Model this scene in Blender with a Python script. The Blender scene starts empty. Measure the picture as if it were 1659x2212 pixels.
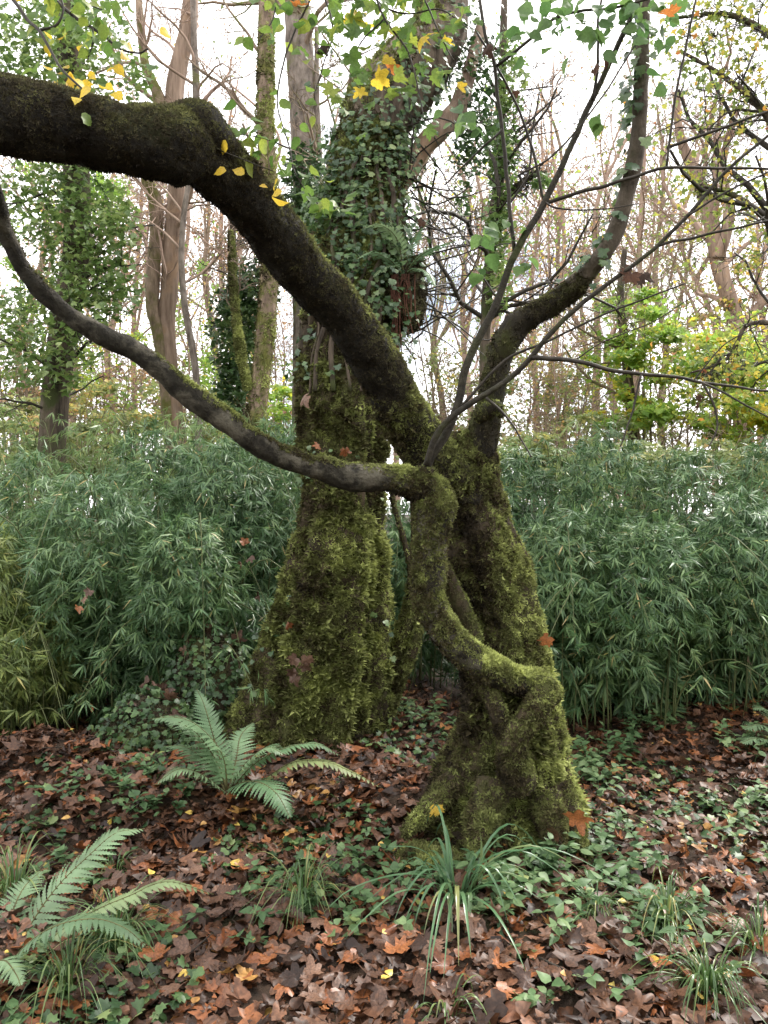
import bpy, math, random
import numpy as np
from mathutils import Matrix, Vector

S = bpy.context.scene
COL = S.collection
R_ = np.random.default_rng
# ------------------------------------------------------------------ camera
F, CX, CY, CAMZ = 1661.6, 829.5, 1106.0, 1.5
cam = bpy.data.cameras.new('camera'); cam_o = bpy.data.objects.new('camera', cam); COL.objects.link(cam_o)
cam.sensor_fit = 'VERTICAL'; cam.sensor_height = 24.0; cam.lens = 12.0 * F / CY
cam.clip_start = 0.05; cam.clip_end = 900
cam_o.location = (0, 0, CAMZ); cam_o.rotation_euler = (math.radians(90), 0, 0)
S.camera = cam_o
# ------------------------------------------------------------------ sky, sun, exposure
SUN_EL, SUN_AZ = math.radians(50), math.radians(48)      # azimuth from +Y (view axis) towards +X
W = bpy.data.worlds.new('World'); S.world = W; W.use_nodes = True
nt = W.node_tree; nt.nodes.clear()
wo = nt.nodes.new('ShaderNodeOutputWorld'); bg = nt.nodes.new('ShaderNodeBackground')
sky = nt.nodes.new('ShaderNodeTexSky'); sky.sky_type = 'NISHITA'; sky.sun_disc = False
sky.sun_elevation = SUN_EL; sky.sun_rotation = SUN_AZ; sky.air_density = 1.0; sky.dust_density = 1.5; sky.ozone_density = 1.5
tc = nt.nodes.new('ShaderNodeTexCoord'); ns = nt.nodes.new('ShaderNodeTexNoise')
ns.inputs['Scale'].default_value = 2.6; ns.inputs['Detail'].default_value = 7; ns.inputs['Roughness'].default_value = .55
rp = nt.nodes.new('ShaderNodeValToRGB'); rp.color_ramp.elements[0].position = .36; rp.color_ramp.elements[1].position = .50
mx = nt.nodes.new('ShaderNodeMix'); mx.data_type = 'RGBA'
mx.inputs[7].default_value = (17.6, 17.4, 17.4, 1)
nt.links.new(tc.outputs['Generated'], ns.inputs['Vector']); nt.links.new(ns.outputs['Fac'], rp.inputs['Fac'])
nt.links.new(rp.outputs['Color'], mx.inputs[0]); nt.links.new(sky.outputs['Color'], mx.inputs[6])
nt.links.new(mx.outputs[2], bg.inputs['Color']); bg.inputs['Strength'].default_value = 0.05
nt.links.new(bg.outputs[0], wo.inputs[0])
sun = bpy.data.lights.new('sun', 'SUN'); sun_o = bpy.data.objects.new('sun', sun); COL.objects.link(sun_o)
sun.energy = 1.5; sun.angle = math.radians(14); sun.color = (1, .96, .9)
sd = Vector((math.sin(SUN_AZ) * math.cos(SUN_EL), math.cos(SUN_AZ) * math.cos(SUN_EL), math.sin(SUN_EL)))
sun_o.rotation_euler = sd.to_track_quat('Z', 'Y').to_euler(); sun_o.location = (4, 8, 12)
S.view_settings.view_transform = 'Standard'; S.view_settings.look = 'None'
S.view_settings.exposure = 1.9; S.view_settings.gamma = 1.0
S.render.engine = 'CYCLES'
S.cycles.max_bounces = 4; S.cycles.diffuse_bounces = 3; S.cycles.glossy_bounces = 2; S.cycles.transmission_bounces = 3
S.cycles.transparent_max_bounces = 4; S.cycles.caustics_reflective = False; S.cycles.caustics_refractive = False
S.cycles.use_denoising = True; S.cycles.use_adaptive_sampling = True; S.cycles.adaptive_threshold = .015
S.render.filter_size = 1.1

# ------------------------------------------------------------------ helpers
def P(x, y, d):
    return np.array([(x - CX) / F * d, d, CAMZ - (y - CY) / F * d])
def hsh(i, j, k, s):
    n = (i * 374761393 + j * 668265263 + k * 2147483647 + s * 974634777) & 0xffffffff
    n = ((n ^ (n >> 13)) * 1274126177) & 0xffffffff
    n = ((n ^ (n >> 16)) * 2246822519) & 0xffffffff
    return ((n ^ (n >> 15)) & 0xffff) / 65535.0
def vnoise(p, s=0):
    p = np.asarray(p, float); i = np.floor(p).astype(np.int64); f = p - i; f = f * f * (3 - 2 * f)
    r = 0
    for a in (0, 1):
        for b in (0, 1):
            for c in (0, 1):
                w = (f[..., 0] if a else 1 - f[..., 0]) * (f[..., 1] if b else 1 - f[..., 1]) * (f[..., 2] if c else 1 - f[..., 2])
                r = r + w * hsh(i[..., 0] + a, i[..., 1] + b, i[..., 2] + c, s)
    return r * 2 - 1
def fbm(p, sc=1.0, o=4, s=0):
    p = np.asarray(p, float) * sc; r = 0; a = .5
    for k in range(o):
        r = r + a * vnoise(p, s + k); p = p * 2.03 + 7.1; a *= .5
    return r
def nrm(v): return v / np.maximum(np.linalg.norm(v, axis=-1, keepdims=True), 1e-9)
def smooth(t): t = np.clip(t, 0, 1); return t * t * (3 - 2 * t)
def put(o, parent=None, kind=None, label=None, cat=None, group=None):
    COL.objects.link(o)
    if parent is not None:
        o.parent = parent
        if parent.type == 'EMPTY': o.matrix_parent_inverse = Matrix.Translation(-parent.location)
    tag(o, label, cat, group, kind); return o
def tag(o, label=None, cat=None, group=None, kind=None):
    for k, v in (('label', label), ('category', cat), ('group', group), ('kind', kind)):
        if v: o[k] = v
    return o
def thing(name, loc, label, cat, group=None, kind=None):
    o = bpy.data.objects.new(name, None); o.location = tuple(float(c) for c in loc); o.empty_display_size = .1
    return put(o, None, kind, label, cat, group)
def mesh(name, V, faces, mat, rnd=None, sm=True):
    me = bpy.data.meshes.new(name); V = np.asarray(V, np.float32)
    faces = [np.asarray(f, np.int32) for f in faces if len(f)]
    me.vertices.add(len(V)); me.vertices.foreach_set('co', V.ravel())
    nl = sum(f.size for f in faces); npoly = sum(len(f) for f in faces)
    me.loops.add(nl); me.loops.foreach_set('vertex_index', np.concatenate([f.ravel() for f in faces]))
    st = []; o = 0
    for f in faces:
        st.append(o + np.arange(len(f)) * f.shape[1]); o += f.size
    me.polygons.add(npoly); me.polygons.foreach_set('loop_start', np.concatenate(st).astype(np.int32))
    if sm: me.polygons.foreach_set('use_smooth', np.ones(npoly, bool))
    if rnd is not None:
        a = me.attributes.new('rnd', 'FLOAT', 'POINT'); a.data.foreach_set('value', np.asarray(rnd, np.float32))
    me.materials.append(mat); me.update(calc_edges=True)
    return me
def obj(name, V, faces, mat, parent=None, rnd=None, sm=True, **kw):
    return put(bpy.data.objects.new(name, mesh(name, V, faces, mat, rnd, sm)), parent, **kw)
def cat_mesh(parts):
    Vs, Fs, o = [], {}, 0
    for V, fs in parts:
        Vs.append(V)
        for f in fs:
            f = np.asarray(f)
            if len(f): Fs.setdefault(f.shape[1], []).append(f + o)
        o += len(V)
    return np.concatenate(Vs), [np.concatenate(v) for v in Fs.values()]
def spline(pts, m):
    pts = np.asarray(pts, float); n = len(pts)
    if n == 2: return pts[0] + (pts[1] - pts[0]) * np.linspace(0, 1, m)[:, None]
    e = np.vstack([2 * pts[0] - pts[1], pts, 2 * pts[-1] - pts[-2]])
    seg = np.linalg.norm(np.diff(pts[:, :3], axis=0), axis=1) ** .7; u = np.concatenate([[0], np.cumsum(seg)])
    t = np.linspace(0, u[-1], m); i = np.clip(np.searchsorted(u, t, side='right') - 1, 0, n - 2)
    f = ((t - u[i]) / np.maximum(seg[i], 1e-9))[:, None]
    a, b, c, d = e[i], e[i + 1], e[i + 2], e[i + 3]
    return .5 * (2 * b + (c - a) * f + (2 * a - 5 * b + 4 * c - d) * f ** 2 + (3 * b - a - 3 * c + d) * f ** 3)
def tube(pts, rad, sides=12, disp=0.0, dsc=6.0, seed=0, cap=True, along=1.0):
    pts = np.asarray(pts, float); m = len(pts); rad = np.broadcast_to(rad, (m,)).astype(float)
    T = nrm(np.gradient(pts, axis=0)); N = np.zeros_like(T)
    r0 = np.array([0, 0, 1.]) if abs(T[0, 2]) < .8 else np.array([1., 0, 0])
    n = nrm(np.cross(T[0], r0))
    for i in range(m):
        n = nrm(n - T[i] * np.dot(n, T[i])); N[i] = n
    B = np.cross(T, N); th = np.linspace(0, 2 * np.pi, sides, endpoint=False)
    D = N[:, None] * np.cos(th)[None, :, None] + B[:, None] * np.sin(th)[None, :, None]
    rr = rad[:, None] * np.ones(sides)
    V = pts[:, None] + D * rr[..., None]
    if disp:
        rr = rr + disp * fbm(V, dsc, 4, seed); V = pts[:, None] + D * rr[..., None]
    V = V.reshape(-1, 3); i = np.arange(m - 1)[:, None] * sides; j = np.arange(sides)[None]; k = (j + 1) % sides
    q = np.stack([i + j, i + k, i + sides + k, i + sides + j], -1).reshape(-1, 4)
    fs = [q]
    if cap:
        V = np.vstack([V, pts[0], pts[-1] + T[-1] * rad[-1] * .5]); a, b = m * sides, m * sides + 1; jj = np.arange(sides); kk = (jj + 1) % sides
        fs.append(np.vstack([np.stack([np.full(sides, a), kk, jj], -1), np.stack([np.full(sides, b), (m - 1) * sides + jj, (m - 1) * sides + kk], -1)]))
    return V, fs
def pxtube(rows, m, sides, **kw):
    """rows (x, y, width px, distance)"""
    r = np.array(rows, float); q = spline(np.c_[np.array([P(a, b, d) for a, b, w, d in rows]), r[:, 2] / 2 / F * r[:, 3]], m)
    q[:, 3] *= 1 + .16 * fbm(q[:, :3], 5.5, 3, 57) + .06 * vnoise(q[:, :3] * 17, 58)
    return tube(q[:, :3], q[:, 3], sides, **kw)
def tubes(Pn, Rn, sides=3):
    n, k, _ = Pn.shape; T = nrm(np.gradient(Pn, axis=1))
    ref = np.where(np.abs(T[..., 2:3]) < .9, np.array([0, 0, 1.]), np.array([1., 0, 0]))
    N = nrm(np.cross(T, ref)); B = np.cross(T, N); th = np.linspace(0, 2 * np.pi, sides, endpoint=False)
    V = Pn[:, :, None] + (N[:, :, None] * np.cos(th)[:, None] + B[:, :, None] * np.sin(th)[:, None]) * Rn[:, :, None, None]
    b = np.arange(n)[:, None, None] * k * sides + np.arange(k - 1)[None, :, None] * sides; j = np.arange(sides)[None, None]; q = (j + 1) % sides
    return V.reshape(-1, 3), [np.stack([b + j, b + q, b + sides + q, b + sides + j], -1).reshape(-1, 4)]
def rings(rows, m, sides, depth=.9, disp=0., dsc=5., seed=0, ridge=None):
    """upright trunk from its outline: rows (y, x_left, x_right, distance)"""
    r = []
    for y, a, b, d in rows:
        c = P((a + b) / 2, y, d); r.append([c[0], c[1], c[2], (b - a) / 2 / F * d])
    q = spline(np.array(r), m); th = np.linspace(0, 2 * np.pi, sides, endpoint=False)
    a = q[:, 3][:, None] * np.ones(sides)
    D = np.stack([np.cos(th), np.sin(th) * depth, 0 * th], -1)
    V = q[:, None, :3] + D[None] * a[..., None]
    if ridge is not None: a = a * (1 + ridge(th[None], np.linspace(0, 1, m)[:, None]))
    a = a + disp * fbm(V, dsc, 5, seed) + disp * .75 * (1 - 2.2 * np.abs(fbm(V * [1, 1, .55], dsc * 3.2, 3, seed + 40)))
    V = (q[:, None, :3] + D[None] * a[..., None]).reshape(-1, 3)
    i = np.arange(m - 1)[:, None] * sides; j = np.arange(sides)[None]; k = (j + 1) % sides
    f = np.stack([i + j, i + k, i + sides + k, i + sides + j], -1).reshape(-1, 4)
    if r[0][2] > r[-1][2]: f = f[:, ::-1]
    return V, [f]
def sample(V, fs, n, rng, w=None):
    tri = []
    for f in fs:
        f = np.asarray(f)
        tri.append(f[:, :3])
        if f.shape[1] == 4: tri.append(f[:, [0, 2, 3]])
    t = np.concatenate(tri); a, b, c = V[t[:, 0]], V[t[:, 1]], V[t[:, 2]]
    N = np.cross(b - a, c - a); A = np.linalg.norm(N, axis=1) + 1e-12; N = N / A[:, None]
    pr = A if w is None else A * np.maximum(w((a + b + c) / 3, N), 1e-9)
    i = rng.choice(len(t), n, p=pr / pr.sum()); u = rng.random((n, 2)); s = np.sqrt(u[:, :1]); v = u[:, 1:]
    return a[i] * (1 - s) + b[i] * s * (1 - v) + c[i] * s * v, N[i]
def frame(y, z):
    """matrices whose columns are x, y, z with local y along the leaf and z its face"""
    y = nrm(y); x = nrm(np.cross(y, z)); z = np.cross(x, y)
    return np.stack([x, y, z], -1)
def scat(tpl, pos, M, sc, rnd=None):
    tv, tf = tpl; n = len(pos); sc = np.asarray(sc, float)
    if sc.ndim == 1: sc = sc[:, None]
    L = tv[None] * sc[:, None]
    V = np.einsum('nij,nkj->nki', M, L) + pos[:, None]
    o = (np.arange(n) * len(tv))[:, None, None]
    rv = None if rnd is None else np.repeat(rnd, len(tv))
    return V.reshape(-1, 3), [(np.asarray(f)[None] + o).reshape(-1, np.asarray(f).shape[1]) for f in tf], rv
def scats(tpls, pos, M, sc, rnd, rng):
    k = rng.integers(0, len(tpls), len(pos)); parts, rv = [], []
    for i, t in enumerate(tpls):
        m = k == i
        if m.any():
            V, f, r = scat(t, pos[m], M[m], np.asarray(sc)[m], rnd[m]); parts.append((V, f)); rv.append(r)
    V, f = cat_mesh(parts); return V, f, np.concatenate(rv)
def rdir(n, rng): return nrm(rng.normal(size=(n, 3)))
def singles(name, meshes, pos, M, sc, parent, rng, **kw):
    out = []
    for p, m, s in zip(pos, M, np.broadcast_to(sc, (len(pos),))):
        o = bpy.data.objects.new(name, meshes[int(rng.integers(len(meshes)))])
        X = Matrix([[float(c) * float(s) for c in row] for row in m]).to_4x4(); X.translation = Vector([float(c) for c in p])
        put(o, parent, **kw)
        o.matrix_basis = X; out.append(o)
    return out

# ------------------------------------------------------------------ leaf shapes (local y = along the leaf, z = face, size 1)
def fan(out, c=(0, .35), curl=0., cup=0., seed=0, ring=False, wav=0.):
    out = np.array(out, float); n = len(out); c = np.array(c)
    pts = [c]
    if ring: pts += list(c + (out - c) * .55)
    pts += list(out); p = np.array(pts)
    z = curl * (p[:, 1] - .3) ** 2 + cup * np.abs(p[:, 0]) ** 1.5 + wav * vnoise(np.c_[p * 3.1, np.full(len(p), seed * 3.7)], seed)
    V = np.c_[p, z]; i = np.arange(n); j = (i + 1) % n
    if not ring: return V, [np.stack([np.zeros(n, int), 1 + i, 1 + j], -1)]
    return V, [np.stack([np.zeros(n, int), 1 + i, 1 + j], -1), np.stack([1 + i, 1 + n + i, 1 + n + j, 1 + j], -1)]
def syc_out(low=False):
    h = [(0, 1.0), (6, .88), (12, .86), (16, .77), (24, .70), (31, .56), (40, .72), (47, .80), (54, .93), (62, .80), (70, .74), (83, .53), (97, .60), (113, .68), (128, .54), (150, .40), (170, .20)]
    if low: h = [(0, 1.0), (16, .77), (31, .56), (47, .80), (54, .93), (70, .74), (83, .53), (113, .68), (150, .40)]
    pts = [(-math.sin(math.radians(a)) * r, math.cos(math.radians(a)) * r + .2) for a, r in h]
    pts = pts + [(0, .1)] + [(-x, y) for x, y in reversed(pts[1:])]
    return pts[::-1]
def syc_var(k, low=False):
    r = R_(900 + k); o = np.array(syc_out(low)); cc = np.array([0, .3]); d_ = o - cc
    o = cc + d_ * (1 + .13 * r.normal(size=(len(o), 1))) * [.82 + .3 * r.random(), .9 + .25 * r.random()]
    o[:, 0] += .18 * r.normal() * (o[:, 1] - .3)
    if k % 3 == 2: o = np.where((o[:, :1] > .25), cc + (o - cc) * .55, o)      # torn side
    return o
def ovate_out(w=.42, n=6, tooth=.05):
    l = []
    for i in range(1, n):
        t = i / n; l.append((w * math.sin(math.pi * t ** .72) ** .9 + (tooth if i % 2 else 0), t))
    return [(0, 0)] + l + [(0, 1.08)] + [(-x, y) for x, y in reversed(l)]
def ivy_out():
    h = [(0, 1), (.12, .75), (.42, .72), (.3, .5), (.5, .3), (.36, .1), (.12, .06), (0, .12)]
    return h[::-1][:-1] + [(0, 1)] + [(-x, y) for x, y in h[1:-1]]
def orient(o):
    o = np.array(o); a = np.sum(o[:, 0] * np.roll(o[:, 1], -1) - np.roll(o[:, 0], -1) * o[:, 1])
    return o if a > 0 else o[::-1]
SYC = [fan(orient(syc_var(i)), (0, .3), c, k, i, True, .16) for i, (c, k) in enumerate([(.1, .35), (-.35, -.4), (.4, .6), (-.1, .3), (-.5, .15), (.25, -.6), (.5, -.15), (-.35, .7)])]
SYCL = [fan(orient(syc_var(20 + i, True)), (0, .3), c, k, i, False, .16) for i, (c, k) in enumerate([(.15, .4), (-.3, -.45), (.35, .65), (-.1, .3), (-.5, .25)])]
OVA = [fan(orient(ovate_out(.40, 7, .04)), (0, .45), c, k, i, True, .07) for i, (c, k) in enumerate([(-.25, .25), (.2, -.3), (-.5, .2), (.1, .5)])]
OVAL = [fan(orient(ovate_out(.36, 4, 0.0)), (0, .45), c, k, i, False, .05) for i, (c, k) in enumerate([(-.25, .35), (.2, -.3), (-.4, .2)])]
FARL = [fan(orient([(0, 0), (.36, .42), (0, 1.05), (-.36, .42)]), (0, .42), c, k, i, False, .05) for i, (c, k) in enumerate([(-.3, .4), (.25, -.3)])]
FARM = [fan(orient([(0, .05), (.42, .25), (.62, .62), (.24, .62), (0, 1.1), (-.24, .62), (-.62, .62), (-.42, .25)]), (0, .4), c, k, i, False, .08) for i, (c, k) in enumerate([(-.3, .4), (.3, -.3), (.1, .6)])]
LANC = [fan(orient(ovate_out(.26, 4, 0.0)), (0, .4), c, k, i, False, .03) for i, (c, k) in enumerate([(-.35, .4), (-.15, -.3), (-.5, .2)])]
IVY = [fan(orient(ivy_out()), (0, .4), c, k, i, False, .06) for i, (c, k) in enumerate([(-.2, .3), (.2, -.3), (-.4, .1)])]
def bamb(dr):
    V = np.array([(0, 0, 0), (.058, .36, -.03 * dr), (-.058, .36, -.03 * dr), (0, 1, -.30 * dr)], float)
    return V, [np.array([(0, 1, 2), (1, 3, 2)])]
BAM = [bamb(a) for a in (.3, .8, 1.3)]
def tuft(n, sp, w, seed):
    r = R_(seed); V, Fc = [], []
    for i in range(n):
        a = i * 2 * math.pi / n + r.random(); d = np.array([math.cos(a) * sp, math.sin(a) * sp, 1.]); d /= np.linalg.norm(d); s = np.array([-math.sin(a), math.cos(a), 0]) * w
        L = .7 + .6 * r.random(); b = len(V)
        V += [d * .12 * L + s * 1.1, d * .12 * L - s * 1.1 + d * .25 * L * (i % 2), d * L + np.array([0, 0, -.22 * L])]
        Fc += [(b, b + 2, b + 1)]
    return np.array(V), [np.array(Fc)]
MOSS = [tuft(4, 1.0, .22, 1), tuft(3, .7, .26, 2), tuft(3, 1.4, .26, 3)]

# ------------------------------------------------------------------ materials
def lin(h):
    h = h.lstrip('#'); c = [int(h[i:i + 2], 16) / 255 for i in (0, 2, 4)]
    return tuple((x / 12.92 if x <= .04045 else ((x + .055) / 1.055) ** 2.4) for x in c) + (1,)
def ramp(nt_, stops, interp='LINEAR'):
    r = nt_.nodes.new('ShaderNodeValToRGB'); cr = r.color_ramp; cr.interpolation = interp
    while len(cr.elements) < len(stops): cr.elements.new(.5)
    for e, (p, c) in zip(cr.elements, stops): e.position = p; e.color = c if len(c) == 4 else tuple(c) + (1,)
    return r
def base_mat(name):
    m = bpy.data.materials.new(name); m.use_nodes = True; t = m.node_tree; b = t.nodes['Principled BSDF']
    return m, t, b, t.nodes['Material Output']
def leafmat(name, stops, rough=.45, trans=.35, spec=.4, single=False, mott=0.25, tcol=1.5, sc=60.):
    m, t, b, o = base_mat(name)
    if single:
        s = t.nodes.new('ShaderNodeObjectInfo').outputs['Random']
    else:
        a = t.nodes.new('ShaderNodeAttribute'); a.attribute_name = 'rnd'; s = a.outputs['Fac']
    r = ramp(t, stops); t.links.new(s, r.inputs['Fac'])
    n = t.nodes.new('ShaderNodeTexNoise'); n.inputs['Scale'].default_value = sc if not single else 9.; n.inputs['Detail'].default_value = 3
    g = t.nodes.new('ShaderNodeTexCoord'); t.links.new(g.outputs['Object'], n.inputs['Vector'])
    mr = t.nodes.new('ShaderNodeMapRange'); mr.inputs[1].default_value = .3; mr.inputs[2].default_value = .7; mr.inputs[3].default_value = 1 - mott; mr.inputs[4].default_value = 1 + mott
    t.links.new(n.outputs['Fac'], mr.inputs[0])
    mu = t.nodes.new('ShaderNodeVectorMath'); mu.operation = 'SCALE'; t.links.new(r.outputs['Color'], mu.inputs[0]); t.links.new(mr.outputs[0], mu.inputs['Scale'])
    t.links.new(mu.outputs[0], b.inputs['Base Color']); b.inputs['Roughness'].default_value = rough; b.inputs['Specular IOR Level'].default_value = spec
    if trans:
        tr = t.nodes.new('ShaderNodeBsdfTranslucent'); sc2 = t.nodes.new('ShaderNodeVectorMath'); sc2.operation = 'SCALE'; sc2.inputs['Scale'].default_value = tcol
        t.links.new(mu.outputs[0], sc2.inputs[0]); t.links.new(sc2.outputs[0], tr.inputs['Color'])
        mi = t.nodes.new('ShaderNodeMixShader'); mi.inputs[0].default_value = trans
        t.links.new(b.outputs[0], mi.inputs[1]); t.links.new(tr.outputs[0], mi.inputs[2]); t.links.new(mi.outputs[0], o.inputs[0])
    return m
def barkmat(name, c1, c2, c3=None, sc=8., stretch=(1, 1, .25), rough=.8, bump=.6, c3lo=.52, c3hi=.62, c3sc=3., up=0.):
    m, t, b, o = base_mat(name); g = t.nodes.new('ShaderNodeTexCoord')
    mp = t.nodes.new('ShaderNodeMapping'); mp.inputs['Scale'].default_value = stretch; t.links.new(g.outputs['Object'], mp.inputs[0])
    n = t.nodes.new('ShaderNodeTexNoise'); n.inputs['Scale'].default_value = sc; n.inputs['Detail'].default_value = 8; n.inputs['Roughness'].default_value = .65
    t.links.new(mp.outputs[0], n.inputs['Vector'])
    r = ramp(t, [(.34, c1), (.66, c2)]); t.links.new(n.outputs['Fac'], r.inputs['Fac']); out = r.outputs['Color']
    if c3 is not None:
        n2 = t.nodes.new('ShaderNodeTexNoise'); n2.inputs['Scale'].default_value = c3sc; n2.inputs['Detail'].default_value = 6; n2.inputs['Roughness'].default_value = .6
        t.links.new(g.outputs['Object'], n2.inputs['Vector']); f = n2.outputs['Fac']
        if up:
            ge = t.nodes.new('ShaderNodeNewGeometry'); sx = t.nodes.new('ShaderNodeSeparateXYZ'); t.links.new(ge.outputs['Normal'], sx.inputs[0])
            ma = t.nodes.new('ShaderNodeMath'); ma.operation = 'MULTIPLY_ADD'; ma.inputs[1].default_value = up; t.links.new(sx.outputs[2], ma.inputs[0]); t.links.new(f, ma.inputs[2]); f = ma.outputs[0]
        mr = t.nodes.new('ShaderNodeMapRange'); mr.inputs[1].default_value = c3lo; mr.inputs[2].default_value = c3hi; t.links.new(f, mr.inputs[0])
        mi = t.nodes.new('ShaderNodeMix'); mi.data_type = 'RGBA'; mi.inputs[7].default_value = c3; t.links.new(mr.outputs[0], mi.inputs[0]); t.links.new(out, mi.inputs[6]); out = mi.outputs[2]
    t.links.new(out, b.inputs['Base Color']); b.inputs['Roughness'].default_value = rough; b.inputs['Specular IOR Level'].default_value = .25
    bu = t.nodes.new('ShaderNodeBump'); bu.inputs['Strength'].default_value = bump; bu.inputs['Distance'].default_value = .03
    t.links.new(n.outputs['Fac'], bu.inputs['Height']); t.links.new(bu.outputs[0], b.inputs['Normal'])
    return m
def c(r, g, b): return (r, g, b, 1)
M_ground = barkmat('soil', c(.018, .012, .008), c(.06, .036, .022), c(.03, .035, .012), 9, (1, 1, 1), .9, 1., .55, .7, 2.)
M_mossbark = barkmat('mossy bark', c(.016, .012, .008), c(.07, .052, .030), c(.06, .064, .02), 14, (1, 1, .4), .95, 1.)
M_limb = barkmat('dark mossy limb', c(.008, .007, .006), c(.034, .029, .020), c(.045, .05, .014), 34, (1, 1, 1), .95, 1., .55, .75, 4., .16)
M_branch = barkmat('blotched branch bark', c(.016, .014, .010), c(.05, .044, .032), c(.125, .112, .083), 32, (1, 1, 1), .9, 1., .48, .62, 8.)
M_snag = barkmat('snag bark', c(.012, .010, .008), c(.04, .034, .022), c(.05, .055, .014), 12, (1, 1, .3), .9, .9)
M_smooth = barkmat('smooth grey bark', c(.055, .043, .032), c(.135, .108, .080), c(.05, .055, .02), 24, (1, 1, .6), .8, .6, .52, .7, 6.)
M_twig = barkmat('dark twig bark', c(.022, .018, .014), c(.06, .05, .038), None, 20, (1, 1, 1), .6, .2)
M_shoot = barkmat('green grey shoot bark', c(.020, .017, .013), c(.058, .050, .036), c(.05, .055, .02), 30, (1, 1, 1), .75, .6, .5, .7, 5.)
M_pale = barkmat('pale pinkish bark', c(.13, .085, .06), c(.40, .29, .22), c(.30, .20, .13), 10, (1, 1, .1), .8, .6)
M_palemoss = barkmat('pale bark with moss', c(.10, .07, .05), c(.34, .25, .18), c(.12, .12, .03), 16, (1, 1, .25), .9, 1., .44, .62, 5.)
M_greymoss = barkmat('grey bark with moss', c(.08, .062, .05), c(.30, .25, .21), c(.13, .14, .03), 14, (1, 1, .4), .8, .5, .55, .66, 2.5)
M_furrow = barkmat('furrowed bark', c(.03, .022, .016), c(.22, .17, .125), c(.05, .06, .02), 14, (1, 1, .12), .9, 1., .58, .75, 3.)
M_ivybark = barkmat('ivy clad bark', c(.02, .016, .012), c(.15, .115, .085), c(.05, .06, .02), 12, (1, 1, .15), .9, 1.)
M_far = barkmat('far pinkish twigs lightened for glare', c(.26, .18, .14), c(.44, .32, .25), None, 3, (1, 1, .3), .9, .2)  # bark brightened: the washed-out glare over far trees is put into the colour
M_far2 = barkmat('far brown twigs lightened for glare', c(.16, .12, .085), c(.32, .24, .18), c(.14, .15, .05), 3, (1, 1, .3), .9, .2)  # brown version, its base colour also raised in place of distant haze
M_root = barkmat('red brown fibre', c(.05, .02, .014), c(.16, .07, .045), None, 14, (1, 1, .1), .9, .8)
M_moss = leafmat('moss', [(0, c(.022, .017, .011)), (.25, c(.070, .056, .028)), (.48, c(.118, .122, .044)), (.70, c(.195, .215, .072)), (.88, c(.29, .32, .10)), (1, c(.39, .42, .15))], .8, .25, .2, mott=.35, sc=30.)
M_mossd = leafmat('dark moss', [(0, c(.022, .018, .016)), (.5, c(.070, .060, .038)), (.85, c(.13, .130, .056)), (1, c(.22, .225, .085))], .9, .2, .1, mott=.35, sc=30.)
BAMC = [(0, c(.036, .084, .036)), (.45, c(.088, .165, .066)), (.8, c(.185, .275, .102)), (.93, c(.16, .22, .08)), (.965, c(.40, .38, .12)), (1, c(.45, .36, .16))]
M_bam = leafmat('bamboo leaf', BAMC, .42, .2, .42, mott=.15)
M_bamy = leafmat('pale bamboo leaf', [(0, c(.09, .15, .05)), (.6, c(.17, .25, .09)), (.9, c(.28, .32, .10)), (1, c(.45, .40, .15))], .4, .35, .5, mott=.15)
M_bamw = leafmat('yellowing bamboo leaf', [(0, c(.07, .11, .03)), (.5, c(.16, .21, .06)), (.8, c(.30, .33, .09)), (1, c(.48, .42, .14))], .42, .22, .42, mott=.15)
M_culm = barkmat('bamboo culm', c(.06, .08, .03), c(.14, .15, .06), None, 12, (1, 1, .1), .5, .1)
LITC = [(0, c(.018, .009, .006)), (.25, c(.050, .023, .012)), (.55, c(.098, .046, .025)), (.74, c(.145, .074, .044)), (.82, c(.16, .055, .020)), (.92, c(.23, .085, .03)), (.975, c(.36, .22, .06)), (1, c(.55, .40, .08))]
M_lit = leafmat('leaf litter', LITC, .46, .08, .34, mott=.45, sc=70.)
LB = {'brown': leafmat('wet brown leaf', [(0, c(.024, .013, .009)), (1, c(.105, .05, .028))], .48, .05, .3, True, .5),
      'mauve': leafmat('mauve brown leaf', [(0, c(.070, .040, .029)), (1, c(.17, .094, .06))], .46, .05, .3, True, .45),
      'orange': leafmat('orange brown leaf', [(0, c(.14, .045, .016)), (1, c(.27, .10, .036))], .4, .12, .45, True, .45),
      'yellow': leafmat('yellow leaf', [(0, c(.55, .36, .06)), (1, c(.72, .58, .16))], .4, .2, .4, True, .25)}
M_ivy = leafmat('ivy leaf', [(0, c(.022, .050, .018)), (.5, c(.045, .090, .030)), (.85, c(.10, .165, .055)), (1, c(.19, .24, .09))], .42, .2, .4, mott=.2)
M_ivy1 = leafmat('ivy leaf single', [(0, c(.028, .062, .022)), (.6, c(.06, .11, .037)), (1, c(.15, .21, .08))], .3, .2, .5, True, .2)
M_ivyfar = leafmat('bright green ivy leaf', [(0, c(.06, .11, .032)), (.5, c(.125, .20, .055)), (1, c(.27, .33, .11))], .35, .35, .5, mott=.2)  # paler, yellower green than the other ivy ramps
M_cover = leafmat('ground cover leaf', [(0, c(.04, .085, .032)), (.5, c(.095, .165, .066)), (.85, c(.18, .255, .11)), (1, c(.26, .29, .08))], .48, .25, .32, mott=.2)
M_fern = leafmat('fern frond', [(0, c(.10, .18, .085)), (.7, c(.19, .28, .15)), (1, c(.26, .31, .13))], .45, .3, .35, True, .3)
M_rachis = barkmat('fern stalk', c(.06, .05, .02), c(.13, .13, .05), None, 20, (1, 1, 1), .6, .1)
M_sedge = leafmat('sedge blade', [(0, c(.045, .095, .03)), (.6, c(.09, .155, .045)), (.9, c(.17, .22, .07)), (1, c(.36, .30, .12))], .3, .3, .5, True, .12)
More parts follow.
